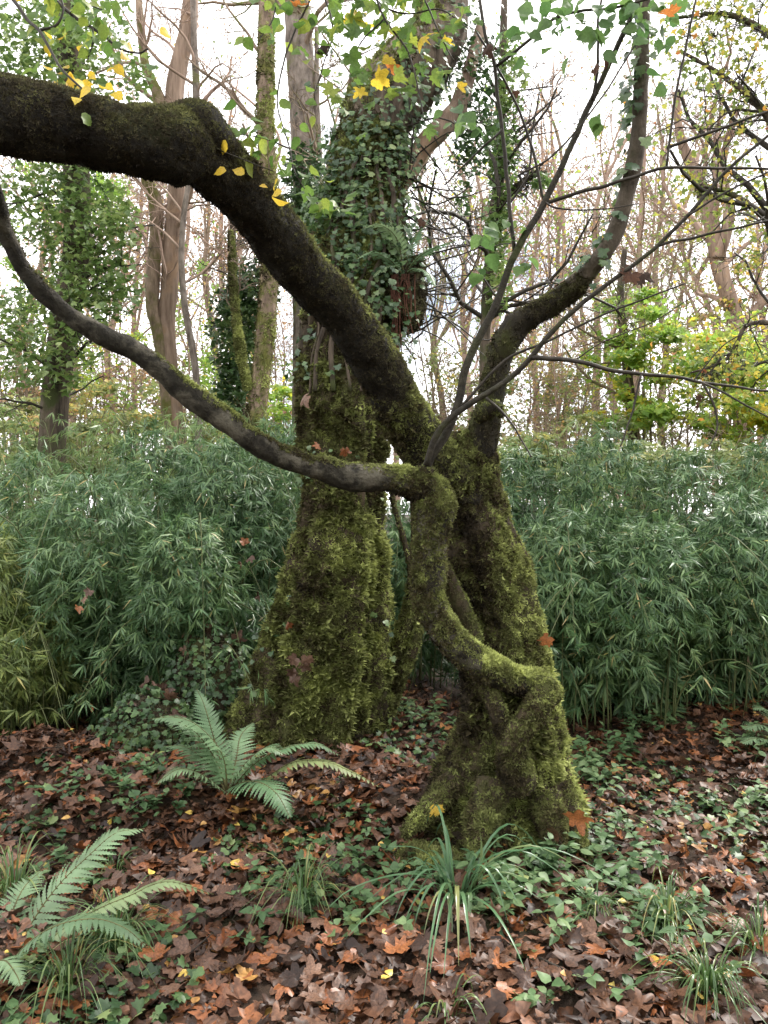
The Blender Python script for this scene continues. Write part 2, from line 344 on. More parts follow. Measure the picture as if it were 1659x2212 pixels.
M_strap = leafmat('strap leaf', [(0, c(.06, .13, .06)), (.8, c(.10, .19, .085)), (1, c(.22, .22, .08))], .28, .25, .5, True, .12)
M_grn = leafmat('green tree leaf', [(0, c(.075, .14, .03)), (.6, c(.13, .21, .045)), (1, c(.26, .30, .05))], .45, .5, .35, True, .2, 1.3)
M_yel = leafmat('yellow tree leaf', [(0, c(.52, .34, .035)), (1, c(.66, .50, .06))], .45, .4, .35, True, .2)
M_big = leafmat('broad green leaf', [(0, c(.065, .13, .04)), (1, c(.13, .21, .06))], .45, .45, .35, True, .15)
M_dead = leafmat('dead brown leaf', [(0, c(.03, .018, .012)), (1, c(.10, .045, .025))], .6, .15, .2, True, .3)
M_orange = leafmat('orange hanging leaf', [(0, c(.34, .12, .03)), (1, c(.42, .17, .05))], .5, .4, .2, True, .3)
M_autumn = leafmat('autumn maple leaf', [(0, c(.10, .15, .05)), (.4, c(.22, .27, .06)), (.65, c(.42, .36, .07)), (.85, c(.48, .24, .05)), (1, c(.35, .12, .05))], .5, .45, .3, mott=.2)
M_lime = leafmat('lime green shrub leaf', [(0, c(.13, .23, .045)), (.6, c(.24, .36, .06)), (.85, c(.46, .48, .07)), (1, c(.60, .46, .06))], .5, .45, .3, mott=.2)
M_olive = leafmat('olive shrub leaf', [(0, c(.10, .14, .05)), (.6, c(.22, .26, .09)), (.85, c(.38, .34, .10)), (1, c(.42, .26, .09))], .5, .4, .3, mott=.2)
M_pinkleaf = leafmat('withered rusty leaf', [(0, c(.30, .17, .10)), (.6, c(.42, .26, .15)), (1, c(.52, .40, .14))], .6, .4, .2, mott=.2)

# ------------------------------------------------------------------ ground
def G(x, y):
    x = np.asarray(x, float); y = np.asarray(y, float)
    p = np.stack([x, y, 0 * x], -1)
    z = .035 * fbm(p, 1.3, 4, 3) + .02 * fbm(p, 5., 3, 9)
    bank = smooth((y - 3.25) / .45) * smooth((x + 2.0) / .7) * smooth((.75 - x) / .6)
    z = z + .17 * bank
    z = z + .27 * np.exp(-(((x + 1.95) / .40) ** 2 + ((y - 4.15) / .28) ** 2))
    z = z + .10 * smooth((x - .9) / 1.2) * smooth((y - 3.6) / .6)
    far = smooth((np.hypot(x, y) - 14) / 30)
    return z * (1 - far)
u = np.linspace(-1, 1, 220); gx = np.sinh(u * 7.2) / np.sinh(7.2) * 420; gy = np.sinh(u * 7.2) / np.sinh(7.2) * 420 + 3.6
GX, GY = np.meshgrid(gx, gy); GV = np.stack([GX, GY, G(GX, GY)], -1).reshape(-1, 3); ng = len(u)
ii, jj = np.meshgrid(np.arange(ng - 1), np.arange(ng - 1)); b0 = (jj * ng + ii).ravel()
obj('ground', GV, [np.stack([b0, b0 + 1, b0 + ng + 1, b0 + ng], -1)], M_ground, kind='structure', label='dark damp woodland soil under the fallen leaves', cat='ground')

# ------------------------------------------------------------------ moss helper
def moss_on(V, fs, n, size, parent, rng, mat=M_moss, w=None, bias=0., green=None, droop=.5, name='moss', patchy=.55):
    patch = lambda q, Nn: np.clip(.75 + 2.2 * patchy * fbm(q, 9., 3, 71), .10, 1.3) * (1 if w is None else w(q, Nn))
    n = int(n * .8); size = size * .98
    p, N = sample(V, fs, n, rng, patch)
    d = nrm(N * 1.0 + rng.normal(size=(n, 3)) * .45 + np.array([0, 0, -droop]) * (np.abs(N[:, 2:3]) < .75))
    M = frame(np.cross(d, rdir(n, rng)), d)
    r = .46 + bias + .55 * fbm(p, 5.5, 3, 5) + .45 * fbm(p, 26., 2, 8) + rng.normal(size=n) * .10
    if green is not None: r = r + green(p, N)
    s = size * (.5 + rng.random(n)) * np.clip(1.05 + 1.1 * patchy * fbm(p, 9., 3, 71), .5, 1.7)
    Vm, fm, rv = scats(MOSS, p - N * size * .1, M, s, np.clip(r, 0, 1), rng)
    return obj(name, Vm, fm, mat, parent, rv, kind='stuff')

# ------------------------------------------------------------------ the leaning mossy tree in front
rng = R_(11)
T1 = thing('mossy_tree', (P(1075, 1800, 3.6)[0], 3.6, 0), 'leaning moss-covered tree with a thick dark limb and a looping branch', 'tree')
rows = [(1850, 885, 1258, 3.58), (1815, 902, 1246, 3.58), (1750, 922, 1236, 3.59), (1700, 934, 1222, 3.6), (1650, 954, 1212, 3.6), (1600, 976, 1206, 3.6), (1550, 998, 1200, 3.6), (1480, 1006, 1184, 3.6),
        (1400, 990, 1166, 3.6), (1300, 972, 1152, 3.6), (1200, 958, 1128, 3.6), (1100, 948, 1088, 3.6), (1050, 935, 1074, 3.6), (1000, 930, 1068, 3.6), (960, 940, 1060, 3.6), (935, 955, 1045, 3.6)]
rd = lambda th, t: .06 * np.cos(5 * th + 2 * t) + .07 * np.cos(3 * th + 1 + 3 * t) * (1 - t) - .30 * np.exp(-((np.mod(th, 2 * np.pi) - 4.62) / .30) ** 2) * np.exp(-((t - .27) / .13) ** 2) - .12 * np.exp(-((np.mod(th, 2 * np.pi) - 4.95) / .16) ** 2) * np.exp(-((t - .05) / .12) ** 2)
tv, tf = rings(rows, 200, 150, .85, .026, 7., 4, rd)
trunk = obj('trunk', tv, tf, M_mossbark, T1, label='flared trunk base draped in green moss')
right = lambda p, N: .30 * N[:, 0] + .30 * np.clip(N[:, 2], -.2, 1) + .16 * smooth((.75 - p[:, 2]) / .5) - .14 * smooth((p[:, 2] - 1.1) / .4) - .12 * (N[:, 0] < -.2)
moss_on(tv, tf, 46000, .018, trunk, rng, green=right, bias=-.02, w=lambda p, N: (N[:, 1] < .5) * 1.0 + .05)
# hanging curtains of longer moss on the base
sel = lambda p, N: ((N[:, 1] < .3) & (p[:, 2] < .75)) * np.clip(fbm(p, 6., 2, 31) + .25, 0, 1)
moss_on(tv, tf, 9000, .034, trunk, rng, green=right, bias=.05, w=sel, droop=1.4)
limb_rows = [(985, 1045, 138, 3.58), (945, 1000, 128, 3.55), (908, 950, 113, 3.5), (862, 880, 106, 3.42), (800, 770, 100, 3.3), (730, 665, 100, 3.15), (650, 575, 104, 3.0), (580, 490, 110, 2.85), (515, 412, 120, 2.72), (440, 345, 126, 2.6), (395, 318, 154, 2.53), (330, 312, 154, 2.47), (250, 300, 138, 2.42), (130, 270, 146, 2.36), (0, 250, 154, 2.3), (-160, 232, 156, 2.22), (-330, 225, 156, 2.15)]
lv, lf = pxtube(limb_rows, 220, 80, disp=.022, dsc=8., seed=7)
limb = obj('limb', lv, lf, M_limb, T1, label='thick dark limb leaning away from the trunk')
upm = lambda p, N: .38 * N[:, 2] + .12 * N[:, 0] - .02
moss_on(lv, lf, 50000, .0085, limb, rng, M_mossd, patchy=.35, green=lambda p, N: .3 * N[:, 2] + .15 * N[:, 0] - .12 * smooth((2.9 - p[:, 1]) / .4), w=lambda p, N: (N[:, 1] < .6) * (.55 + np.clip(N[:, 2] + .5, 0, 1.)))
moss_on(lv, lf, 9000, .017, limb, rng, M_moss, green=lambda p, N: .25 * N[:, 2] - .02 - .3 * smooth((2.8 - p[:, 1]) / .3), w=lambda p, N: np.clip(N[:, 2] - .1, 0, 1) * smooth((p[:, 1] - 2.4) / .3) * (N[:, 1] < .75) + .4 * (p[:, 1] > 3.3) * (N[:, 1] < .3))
yv, yf = pxtube([(505, 395, 96, 2.70), (462, 322, 112, 2.60), (428, 278, 112, 2.53), (398, 272, 96, 2.50), (368, 290, 60, 2.48)], 30, 30, disp=.012, dsc=12., seed=77)
burl = obj('burl', yv, yf, M_limb, T1, label='rounded hump where the limb bends level'); moss_on(yv, yf, 7000, .0085, burl, rng, M_mossd, green=lambda p, N: .3 * N[:, 2] + .1 * N[:, 0], w=lambda p, N: (N[:, 1] < .7) * 1.)
# roots running into the litter
for q_ in ([(985, 1690, 70, 3.46), (935, 1740, 50, 3.38), (898, 1775, 32, 3.32), (872, 1800, 18, 3.28)], [(1205, 1700, 60, 3.42), (1236, 1770, 46, 3.34), (1252, 1820, 30, 3.28), (1268, 1850, 16, 3.22)], [(1070, 1700, 80, 3.35), (1040, 1770, 66, 3.26), (1030, 1815, 44, 3.2), (1020, 1850, 22, 3.14)], [(1180, 1720, 70, 3.36), (1195, 1790, 56, 3.26), (1205, 1840, 26, 3.18)]):
    v, f = pxtube(q_, 24, 16, disp=.012, dsc=14., seed=5); o = obj('root', v, f, M_mossbark, T1); moss_on(v, f, 2600, .016, o, rng, green=lambda p, N: .25 * N[:, 2] + .1 * N[:, 0] - .02, w=lambda p, N: (N[:, 1] < .6) * 1.)
# the looping branch
loop_rows = [(1185, 1500, 62, 3.40), (1160, 1480, 66, 3.33), (1125, 1474, 66, 3.28), (1060, 1447, 68, 3.24), (1000, 1402, 70, 3.2), (955, 1352, 70, 3.2), (926, 1290, 74, 3.2), (925, 1225, 72, 3.2), (930, 1150, 70, 3.2), (938, 1098, 80, 3.2), (932, 1066, 78, 3.2), (885, 1042, 64, 3.18), (820, 1034, 54, 3.14), (755, 1030, 56, 3.1), (690, 1012, 48, 3.05), (620, 990, 47, 3.0), (560, 962, 50, 2.96), (500, 918, 47, 2.92), (430, 868, 50, 2.88), (360, 812, 46, 2.84), (300, 765, 46, 2.8), (220, 724, 42, 2.76), (150, 680, 42, 2.72), (90, 628, 38, 2.68), (45, 570, 36, 2.64), (15, 512, 33, 2.6), (-3, 455, 32, 2.55), (-20, 380, 32, 2.5)]
bv, bf = pxtube(loop_rows, 240, 32, disp=.013, dsc=14., seed=9)
loop = obj('branch', bv, bf, M_branch, T1, label='looping branch curving up in front of the trunk and away')
thick = lambda p: smooth((p[:, 0] + .02) / .12)
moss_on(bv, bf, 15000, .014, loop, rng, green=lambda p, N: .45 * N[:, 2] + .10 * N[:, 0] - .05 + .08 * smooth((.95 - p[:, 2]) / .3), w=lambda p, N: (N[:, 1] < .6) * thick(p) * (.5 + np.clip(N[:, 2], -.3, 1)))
moss_on(bv, bf, 5500, .010, loop, rng, green=lambda p, N: .2 * N[:, 2] - .06, w=lambda p, N: (1 - thick(p)) * np.clip(N[:, 2] - .35, 0, 1) * np.clip(fbm(p, 5., 2, 12) + .12 + .35 * smooth((p[:, 0] + .5) / .3), 0, 1))
def mossy_limb(rows_, m, sides, nm, size, bias=0., label=None, mat=M_mossbark, seed=3, parent=T1, name='branch'):
    v, f = pxtube(rows_, m, sides, disp=.008, dsc=14., seed=seed)
    o = obj(name, v, f, mat, parent, label=label)
    moss_on(v, f, nm, size, o, rng, bias=bias, green=lambda p, N: .35 * N[:, 2] + .1 * N[:, 0], w=lambda p, N: (N[:, 1] < .7) * 1.)
    return o
mossy_limb([(1172, 1478, 66, 3.29), (1166, 1510, 60, 3.24), (1146, 1548, 56, 3.20), (1118, 1585, 58, 3.19), (1106, 1630, 66, 3.22), (1120, 1690, 80, 3.30)], 30, 20, 3500, .015, -.02, 'short bent prop of the looping branch')
mossy_limb([(1048, 1462, 46, 3.28), (1064, 1505, 42, 3.25), (1082, 1555, 40, 3.23), (1098, 1605, 42, 3.24)], 24, 16, 1600, .014, -.05)
mossy_limb([(945, 1215, 42, 3.32), (972, 1270, 44, 3.36), (1000, 1330, 46, 3.4), (1022, 1385, 50, 3.44)], 26, 16, 2200, .013, -.08)
mossy_limb([(912, 1060, 46, 3.19), (915, 1035, 34, 3.18), (922, 1010, 28, 3.17)], 12, 14, 500, .012, -.05, name='stub')
# the dark upright stem that bends away to the upper corner, with ivy
snag_rows = [(1005, 1080, 120, 3.58), (1022, 1010, 78, 3.56), (1040, 950, 64, 3.54), (1052, 900, 62, 3.52), (1064, 850, 56, 3.5), (1074, 800, 54, 3.48), (1086, 750, 60, 3.46), (1112, 708, 56, 3.44), (1160, 675, 46, 3.42), (1210, 645, 46, 3.4), (1252, 608, 40, 3.36), (1275, 585, 30, 3.34)]
sv, sf = pxtube(snag_rows, 70, 26, disp=.014, dsc=16., seed=13)
snag = obj('stem', sv, sf, M_snag, T1, label='dark mossy upright stem beside the crotch')
moss_on(sv, sf, 5000, .012, snag, rng, M_mossd, green=lambda p, N: .3 * N[:, 2] + .12 * N[:, 0] + .1, w=lambda p, N: (N[:, 1] < .6) * (.3 + np.clip(fbm(p, 6., 2, 21) + .2, 0, 1)))
up_rows = [(1235, 622, 44, 3.38), (1270, 588, 40, 3.34), (1305, 545, 38, 3.3), (1332, 495, 37, 3.28), (1350, 430, 36, 3.25), (1366, 370, 35, 3.22), (1378, 300, 33, 3.2), (1384, 200, 30, 3.18), (1388, 100, 28, 3.15), (1392, 0, 25, 3.12), (1398, -120, 22, 3.1)]
uv_, uf = pxtube(up_rows, 60, 18, disp=.004, dsc=12., seed=14)
upst = obj('stem', uv_, uf, M_smooth, T1, label='smooth grey upper stem trailing ivy')
# broken lip at the old break
xv, xf = pxtube([(1030, 905, 30, 3.47), (1055, 885, 34, 3.44), (1078, 878, 22, 3.42), (1082, 900, 12, 3.42)], 14, 10, disp=.012, dsc=30., seed=2)
lip = obj('broken_collar', xv, xf, M_snag, T1); moss_on(xv, xf, 700, .010, lip, rng, green=lambda p, N: .3 * N[:, 2] + .1)

def line3(pts, d0, d1):
    n = len(pts); return [P(x, y, d0 + (d1 - d0) * i / (n - 1)) for i, (x, y) in enumerate(pts)]
def twig(pts, d0, d1, w0, w1, parent, mat=M_twig, name='twig', sides=7, m=None, label=None):
    q = line3(pts, d0, d1); m = m or max(8, len(pts) * 5); q = spline(q, m); t = np.linspace(0, 1, m)
    q[1:-1] += .004 * np.stack([vnoise(q[1:-1] * 14 + k * 9.1, k) for k in range(3)], -1)
    rad = (w0 + (w1 - w0) * t) / 2 / F * np.linalg.norm(q - np.array([0, 0, CAMZ]), axis=1)
    v, f = tube(q, rad, sides); obj(name, v, f, mat, parent, label=label); return q
s1 = twig([(914, 1030), (930, 989), (965, 935), (988, 874), (1002, 809), (1032, 735), (1070, 660), (1110, 555), (1175, 440), (1220, 345), (1280, 215), (1310, 150), (1360, 45), (1395, -40)], 3.18, 3.0, 20, 8, T1, M_shoot, 'shoot', 9, 60)
s2 = twig([(922, 1005), (940, 945), (978, 899), (1030, 864), (1100, 819), (1150, 771), (1190, 719), (1265, 650), (1345, 590), (1420, 532), (1485, 465), (1580, 360), (1680, 275)], 3.15, 2.75, 15, 5, T1, M_shoot, 'shoot', 9, 60)
TW = [([(1150, 773), (1190, 775), (1230, 776), (1280, 789), (1360, 806), (1455, 814), (1515, 826), (1590, 836), (1690, 848)], 2.98, 2.75, 11, 4),
      ([(1515, 826), (1560, 846), (1600, 868), (1690, 916)], 2.8, 2.72, 5, 3), ([(1517, 827), (1545, 879), (1550, 924), (1530, 969)], 2.8, 2.78, 5, 3),
      ([(1385, 810), (1370, 874), (1350, 934), (1340, 965)], 2.85, 2.84, 5, 3), ([(1175, 440), (1250, 415), (1330, 395), (1440, 362), (1560, 363), (1690, 366)], 3.08, 2.85, 8, 4),
      ([(1112, 550), (1102, 450), (1090, 325), (1075, 210), (1070, 145), (1050, 85), (1033, -20)], 3.1, 2.95, 9, 6), ([(1177, 437), (1150, 320), (1120, 235), (1074, 145), (1030, 70)], 3.08, 3.0, 6, 4),
      ([(1074, 142), (1140, 90), (1210, 35), (1330, 15), (1430, -10)], 3.0, 2.9, 6, 4), ([(1440, 362), (1465, 175), (1505, -10)], 2.95, 2.9, 5, 4), ([(1440, 320), (1550, 280), (1690, 228)], 2.95, 2.85, 6, 4),
      ([(1420, 532), (1500, 512), (1580, 495), (1690, 472)], 2.85, 2.75, 6, 4), ([(995, 879), (1090, 779), (1180, 739), (1270, 695), (1380, 650), (1480, 612)], 3.12, 2.95, 7, 3),
      ([(1050, 859), (1090, 894), (1125, 949), (1147, 988)], 3.4, 3.3, 6, 3), ([(1178, 436), (1210, 452), (1300, 452), (1380, 440)], 3.06, 3.0, 4, 2), ([(1118, 380), (1200, 330), (1290, 225), (1370, 100)], 3.0, 2.95, 4, 3),
      ([(1100, 440), (1140, 380), (1150, 290), (1165, 200)], 3.1, 3.05, 5, 3), ([(1070, 640), (1050, 610), (1020, 560), (1000, 520)], 3.1, 3.1, 4, 2), ([(1085, 280), (1010, 350), (960, 400)], 3., 3.05, 5, 3),
      ([(1280, 215), (1290, 150), (1292, 60), (1300, -20)], 3.03, 3.0, 6, 4), ([(1485, 465), (1560, 420), (1690, 355)], 2.8, 2.75, 5, 3), ([(1500, 820), (1570, 740), (1640, 700)], 2.8, 2.75, 3, 2), ([(1240, 780), (1300, 740), (1400, 700), (1500, 640)], 2.95, 2.85, 3, 2)]
TWQ = [twig(*t, T1) for t in TW]
# pale fine twig across the thick limb
twig([(215, 225), (250, 255), (330, 272), (420, 290), (470, 322), (520, 342), (590, 370)], 2.32, 2.62, 4, 2, T1, M_shoot, sides=5)
twig([(415, 290), (412, 300), (404, 308), (410, 328)], 2.4, 2.42, 3, 2, T1, M_shoot, sides=5)
# leaves of the shoots: groups of broad leaflets
def meshes_of(name, tpls, mat): return [mesh(name, v, f, mat) for v, f in tpls]
ME_big = meshes_of('leaf', OVA, M_big); ME_grn = meshes_of('leaf', OVA, M_grn); ME_yel = meshes_of('leaf', OVA, M_yel)
ME_dead = meshes_of('leaf', SYC, M_dead); ME_or = meshes_of('leaf', SYC, M_orange); ME_ivy = meshes_of('ivy_leaf', IVY, M_ivy1)
ME_mg = meshes_of('leaf', SYC, M_grn); ME_my = meshes_of('leaf', SYC, M_yel)
def hang_leaves(pts, d, size, parent, meshes, rng, name='leaf', jit=8, down=.5, face=.6):
    pos = np.array([P(x + rng.normal() * jit, y + rng.normal() * jit, d + rng.normal() * .06) for x, y in pts]); n = len(pos)
    a = rng.random(n) * 2 * np.pi
    y = np.stack([np.cos(a), np.sin(a) * .6, -down + rng.normal(size=n) * .35], -1)
    z = nrm(np.stack([rng.normal(size=n) * .5, -face + rng.normal(size=n) * .5, .7 + rng.normal(size=n) * .4], -1))
    return singles(name, meshes, pos, frame(y, z), size * (.7 + .6 * rng.random(n)), parent, rng)
rng = R_(21)
comp = []
for x, y, k in [(1000, 245, 6), (985, 262, 3), (1060, 492, 6), (1085, 478, 3), (1012, 268, 3), (1150, 520, 3), (1035, 575, 4), (1150, 575, 4), (1290, 250, 3)]:
    comp += [(x + rng.normal() * 20, y + rng.normal() * 14) for _ in range(k)]
hang_leaves(comp, 3.02, .058, T1, ME_big, rng)
comp = [(1080 + 400 * rng.random(), -10 + 135 * rng.random() * (.5 + .5 * rng.random())) for _ in range(100)] + [(1190, 60), (1400, 140), (1420, 110), (1430, 190), (1440, 95), (1380, 75), (1310, 120)]
hang_leaves(comp, 2.9, .058, T1, ME_big, rng)
hang_leaves([(1362, 585), (1392, 592)], 2.85, .045, T1, ME_dead, rng, 'dead_leaf', 2, 2.)
hang_leaves([(1102, 190), (1110, 196), (1280, 150), (1310, 130), (1050, 100), (985, 80), (916, 478), (1296, 160), (1505, 850), (1508, 872)], 2.98, .034, T1, ME_dead, rng, 'dead_leaf', 3, 2.)
hang_leaves([(1458, 30)], 2.7, .055, T1, ME_or, rng, 'dead_leaf', 3, 1.)
# ivy on the smooth stem
p, N = sample(uv_, uf, 100, rng, lambda p, N: (N[:, 0] < .4) * np.clip(fbm(p, 4., 2, 3) + .3, 0, 1))
d = nrm(N + rdir(100, rng) * .5); p = p + d * .05 * rng.random((100, 1))
singles('ivy_leaf', ME_ivy, p, frame(nrm(d * .4 + np.array([0, 0, -.8]) + rdir(100, rng) * .4), nrm(d + [0, -.4, .4])), .035 + .03 * rng.random(100), T1, rng)

# ------------------------------------------------------------------ the tall ivy-clad tree behind
rng = R_(31)
T2 = thing('ivy_clad_tree', (P(670, 1600, 4.6)[0], 4.6, .1), 'tall old tree with a wide mossy trunk and ivy higher up', 'tree')
rows = [(1720, 415, 828, 4.6), (1650, 460, 824, 4.6), (1600, 490, 822, 4.6), (1540, 520, 822, 4.6), (1480, 544, 824, 4.6), (1400, 574, 828, 4.6), (1300, 608, 832, 4.62), (1200, 634, 832, 4.64), (1100, 662, 824, 4.66), (1000, 662, 822, 4.68), (900, 652, 826, 4.7), (800, 656, 824, 4.72), (700, 660, 850, 4.75), (620, 668, 880, 4.8), (560, 680, 880, 4.84), (500, 704, 866, 4.88), (400, 722, 862, 4.95), (320, 730, 872, 5.0), (290, 732, 872, 5.02)]
def rd2(th, t):
    a = np.mod(th, 2 * np.pi)
    return .065 * np.cos(7 * th + 3 * t) + .035 * np.cos(11 * th - 5 * t) - .16 * np.exp(-((a - (5.35 + .05 * np.sin(6 * t))) / .09) ** 2) * (t < .75) - .09 * np.exp(-((a - 5.72) / .06) ** 2) * (t < .7) - .06 * np.exp(-((a - (4.3 + .2 * t)) / .10) ** 2)
kv, kf = rings(rows, 240, 180, .85, .036, 6., 5, rd2)
trunk2 = obj('trunk', kv, kf, M_mossbark, T2, label='wide flared trunk thick with moss and cut by deep grooves')
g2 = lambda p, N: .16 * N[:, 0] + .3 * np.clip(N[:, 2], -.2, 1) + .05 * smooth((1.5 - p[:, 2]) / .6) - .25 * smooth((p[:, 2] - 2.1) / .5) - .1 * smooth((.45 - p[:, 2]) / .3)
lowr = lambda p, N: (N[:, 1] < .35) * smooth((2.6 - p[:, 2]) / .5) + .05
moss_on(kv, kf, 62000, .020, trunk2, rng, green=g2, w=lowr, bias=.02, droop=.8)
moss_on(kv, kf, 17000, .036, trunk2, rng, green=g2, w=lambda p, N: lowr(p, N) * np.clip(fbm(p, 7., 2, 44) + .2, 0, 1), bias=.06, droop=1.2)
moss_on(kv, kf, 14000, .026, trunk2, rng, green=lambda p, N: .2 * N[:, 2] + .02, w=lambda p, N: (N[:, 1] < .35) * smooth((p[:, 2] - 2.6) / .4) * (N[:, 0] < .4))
av, af = pxtube([(800, 320, 140, 5.02), (815, 260, 140, 5.05), (850, 205, 150, 5.08), (905, 140, 140, 5.12), (945, 80, 125, 5.18), (958, 20, 110, 5.22), (962, -60, 100, 5.25), (965, -200, 95, 5.3)], 50, 30, disp=.035, dsc=7., seed=6)
upper = obj('limb', av, af, M_furrow, T2, label='furrowed upper trunk leaning over, bark half hidden by ivy')
moss_on(av, af, 4500, .025, upper, rng, green=lambda p, N: .4 * N[:, 2] - .1, w=lambda p, N: np.clip(.3 - N[:, 0], 0, 1) * (N[:, 1] < .3))
hv, hf = pxtube([(850, 400, 54, 4.95), (880, 370, 50, 4.97), (912, 318, 46, 5.0), (945, 285, 46, 5.02), (985, 240, 42, 5.08), (1005, 185, 34, 5.12), (1018, 140, 30, 5.15), (1040, 60, 26, 5.2)], 30, 14, disp=.008, dsc=10., seed=8)
obj('branch', hv, hf, M_pale, T2, label='bare tan branch forking past the ivy')
wv, wf = pxtube([(850, 700, 100, 4.72), (868, 640, 110, 4.7), (885, 590, 74, 4.66), (905, 570, 40, 4.62)], 20, 20, disp=.03, dsc=9., seed=18)
st = obj('stump_limb', wv, wf, M_mossbark, T2, label='dead crook of the trunk holding a fern')
moss_on(wv, wf, 2500, .02, st, rng, M_mossd, bias=.05)
# ivy stems climbing the upper trunk
for k in range(7):
    a = 4.0 + k * .28; q = []
    for y in range(860, 300, -40):
        i = int(np.interp(y, [290, 1720], [0, 1]) * 0); zz = P(0, y, 4.8)[2]
        ring = kv.reshape(240, 180, 3); r_i = int(np.argmin(np.abs(ring[:, 0, 2] - zz))); j = int((a + .12 * math.sin(y * .02 + k)) / (2 * np.pi) * 180) % 180
        q.append(ring[r_i, j] + np.array([0, -.02, 0]))
    v, f = tube(spline(q, 40), .010 + .004 * (k % 3), 6, .003, 20., k); obj('ivy_stem', v, f, M_ivybark, T2)
def ivy_leaves(p, N, rng, size):
    n = len(p); d = nrm(N + rdir(n, rng) * .6); y = nrm(d * .5 + np.array([0, 0, -.9]) + rdir(n, rng) * .5); z = nrm(d + np.array([0, -.3, .6]))
    return frame(y, z), size * (.6 + .8 * rng.random(n))
def ivy_mass(V, fs, n, size, parent, rng, off, w=None, mat=M_ivy, nsingle=0, tpl=IVY, bias=0.):
    p, N = sample(V, fs, n, rng, w); p = p + N * (rng.random((n, 1)) ** 1.5) * off; M, s = ivy_leaves(p, N, rng, size)
    o = np.argsort(p[:, 1] - .3 * N[:, 1])[::-1] if nsingle else np.arange(n)
    k = n - nsingle; a, b = o[:k], o[k:]
    Vm, fm, rv = scats(tpl, p[a], M[a], s[a], np.clip(rng.random(k) * .8 + .1 + bias + .5 * fbm(p[a], 3., 2, 4), 0, 1), rng)
    obj('ivy', Vm, fm, mat, parent, rv, kind='stuff')
    if nsingle: singles('ivy_leaf', ME_ivy, p[b], M[b], s[b], parent, rng)
ivy_mass(kv, kf, 1900, .038, T2, rng, .16, lambda p, N: (N[:, 1] < .4) * smooth((p[:, 2] - 2.1) / .5) * np.clip(1.6 * fbm(p, 2.6, 2, 61) + .12, .01, 1), nsingle=150)
ivy_mass(kv, kf, 160, .038, T2, rng, .04, lambda p, N: (N[:, 1] < .2) * np.clip(fbm(p, 2.2, 2, 62), 0, 1) * (p[:, 2] < 1.9), nsingle=90)
ivy_mass(av, af, 850, .038, T2, rng, .30, lambda p, N: (N[:, 1] < .5) * np.clip(fbm(p, 2.2, 2, 63) + .15 + .4 * N[:, 0], .02, 1), nsingle=60)
def cloud(n, rows_, rng):
    """points in ellipsoids given in photo px: (x, y, rx, ry, distance, depth, weight)"""
    r = np.array(rows_, float); k = rng.choice(len(r), n, p=r[:, 6] / r[:, 6].sum()); u_ = rdir(n, rng) * rng.random((n, 1)) ** .45
    dd = r[k, 4] + u_[:, 1] * r[k, 5]; x = r[k, 0] + u_[:, 0] * r[k, 2]; y = r[k, 1] + u_[:, 2] * r[k, 3]
    return np.stack([(x - CX) / F * dd, dd, CAMZ - (y - CY) / F * dd], -1)
def leaf_cloud(name, rows_, n, size, tpl, mat, parent, rng, down=.4, bias=0., nsc=2., kind='stuff'):
    p = cloud(n, rows_, rng); a = rng.random(n) * 6.283
    y = nrm(np.stack([np.cos(a), np.sin(a), -down + rng.normal(size=n) * .4], -1)); z = nrm(np.stack([rng.normal(size=n) * .5, -.35 + rng.normal(size=n) * .5, .8 + 0 * a], -1))
    r = np.clip(.5 + bias + .55 * fbm(p, nsc, 2, 17) + rng.normal(size=n) * .2, 0, 1)
    V, f, rv = scats(tpl, p, frame(y, z), size * (.6 + .8 * rng.random(n)), r, rng)
    return obj(name, V, f, mat, parent, rv, kind=kind)
leaf_cloud('ivy', [(1035, 270, 55, 90, 5.0, .3, 1.2), (1010, 330, 45, 60, 4.95, .2, .8), (1030, 140, 60, 80, 5.1, .3, 1), (1000, 420, 20, 60, 4.9, .1, .25), (700, 380, 50, 90, 4.8, .25, .8), (690, 480, 60, 60, 4.7, .25, .9), (760, 560, 70, 50, 4.6, .2, .7), (720, 640, 60, 60, 4.6, .2, .6)], 1500, .036, IVY, M_ivy, T2, rng)
twigs_q = []
for k in range(46):
    a = P(860 + rng.normal() * 30, 250 + 500 * rng.random(), 4.9); dirv = nrm(np.array([.8 + rng.random(), rng.normal() * .5, rng.normal() * .8])); L = .3 + .6 * rng.random(); q = [a]
    for i in range(6): dirv = nrm(dirv + rng.normal(size=3) * .28); q.append(q[-1] + dirv * L / 6)
    twigs_q.append(q)
v, f = tubes(np.array(twigs_q), np.linspace(.007, .0025, 7)[None] * np.ones((46, 1)), 4); obj('twigs', v, f, M_twig, T2, kind='stuff')
# slim mossy stems between the two trunks
T3 = thing('mossy_sapling', (P(850, 1560, 4.9)[0], 4.9, .0), 'slim forked mossy stem standing between the two big trunks', 'tree')
mossy_limb([(822, 1600, 40, 4.75), (840, 1500, 38, 4.75), (862, 1400, 36, 4.75), (888, 1310, 32, 4.75), (900, 1230, 22, 4.75)], 24, 12, 2600, .022, .02, parent=T3, name='trunk')
mossy_limb([(838, 1530, 26, 4.7), (862, 1470, 24, 4.7), (890, 1410, 22, 4.7), (908, 1350, 16, 4.7)], 18, 10, 1300, .022, .04, parent=T3)
mossy_limb([(892, 1330, 18, 4.75), (886, 1230, 12, 4.8), (868, 1150, 11, 4.85), (850, 1090, 11, 4.9), (842, 1020, 10, 4.9)], 24, 8, 700, .014, -.05, parent=T3)
mossy_limb([(900, 1300, 18, 4.8), (896, 1200, 16, 4.85), (893, 1090, 14, 4.9), (886, 960, 12, 4.9), (880, 850, 10, 4.9)], 24, 8, 600, .012, -.1, parent=T3)

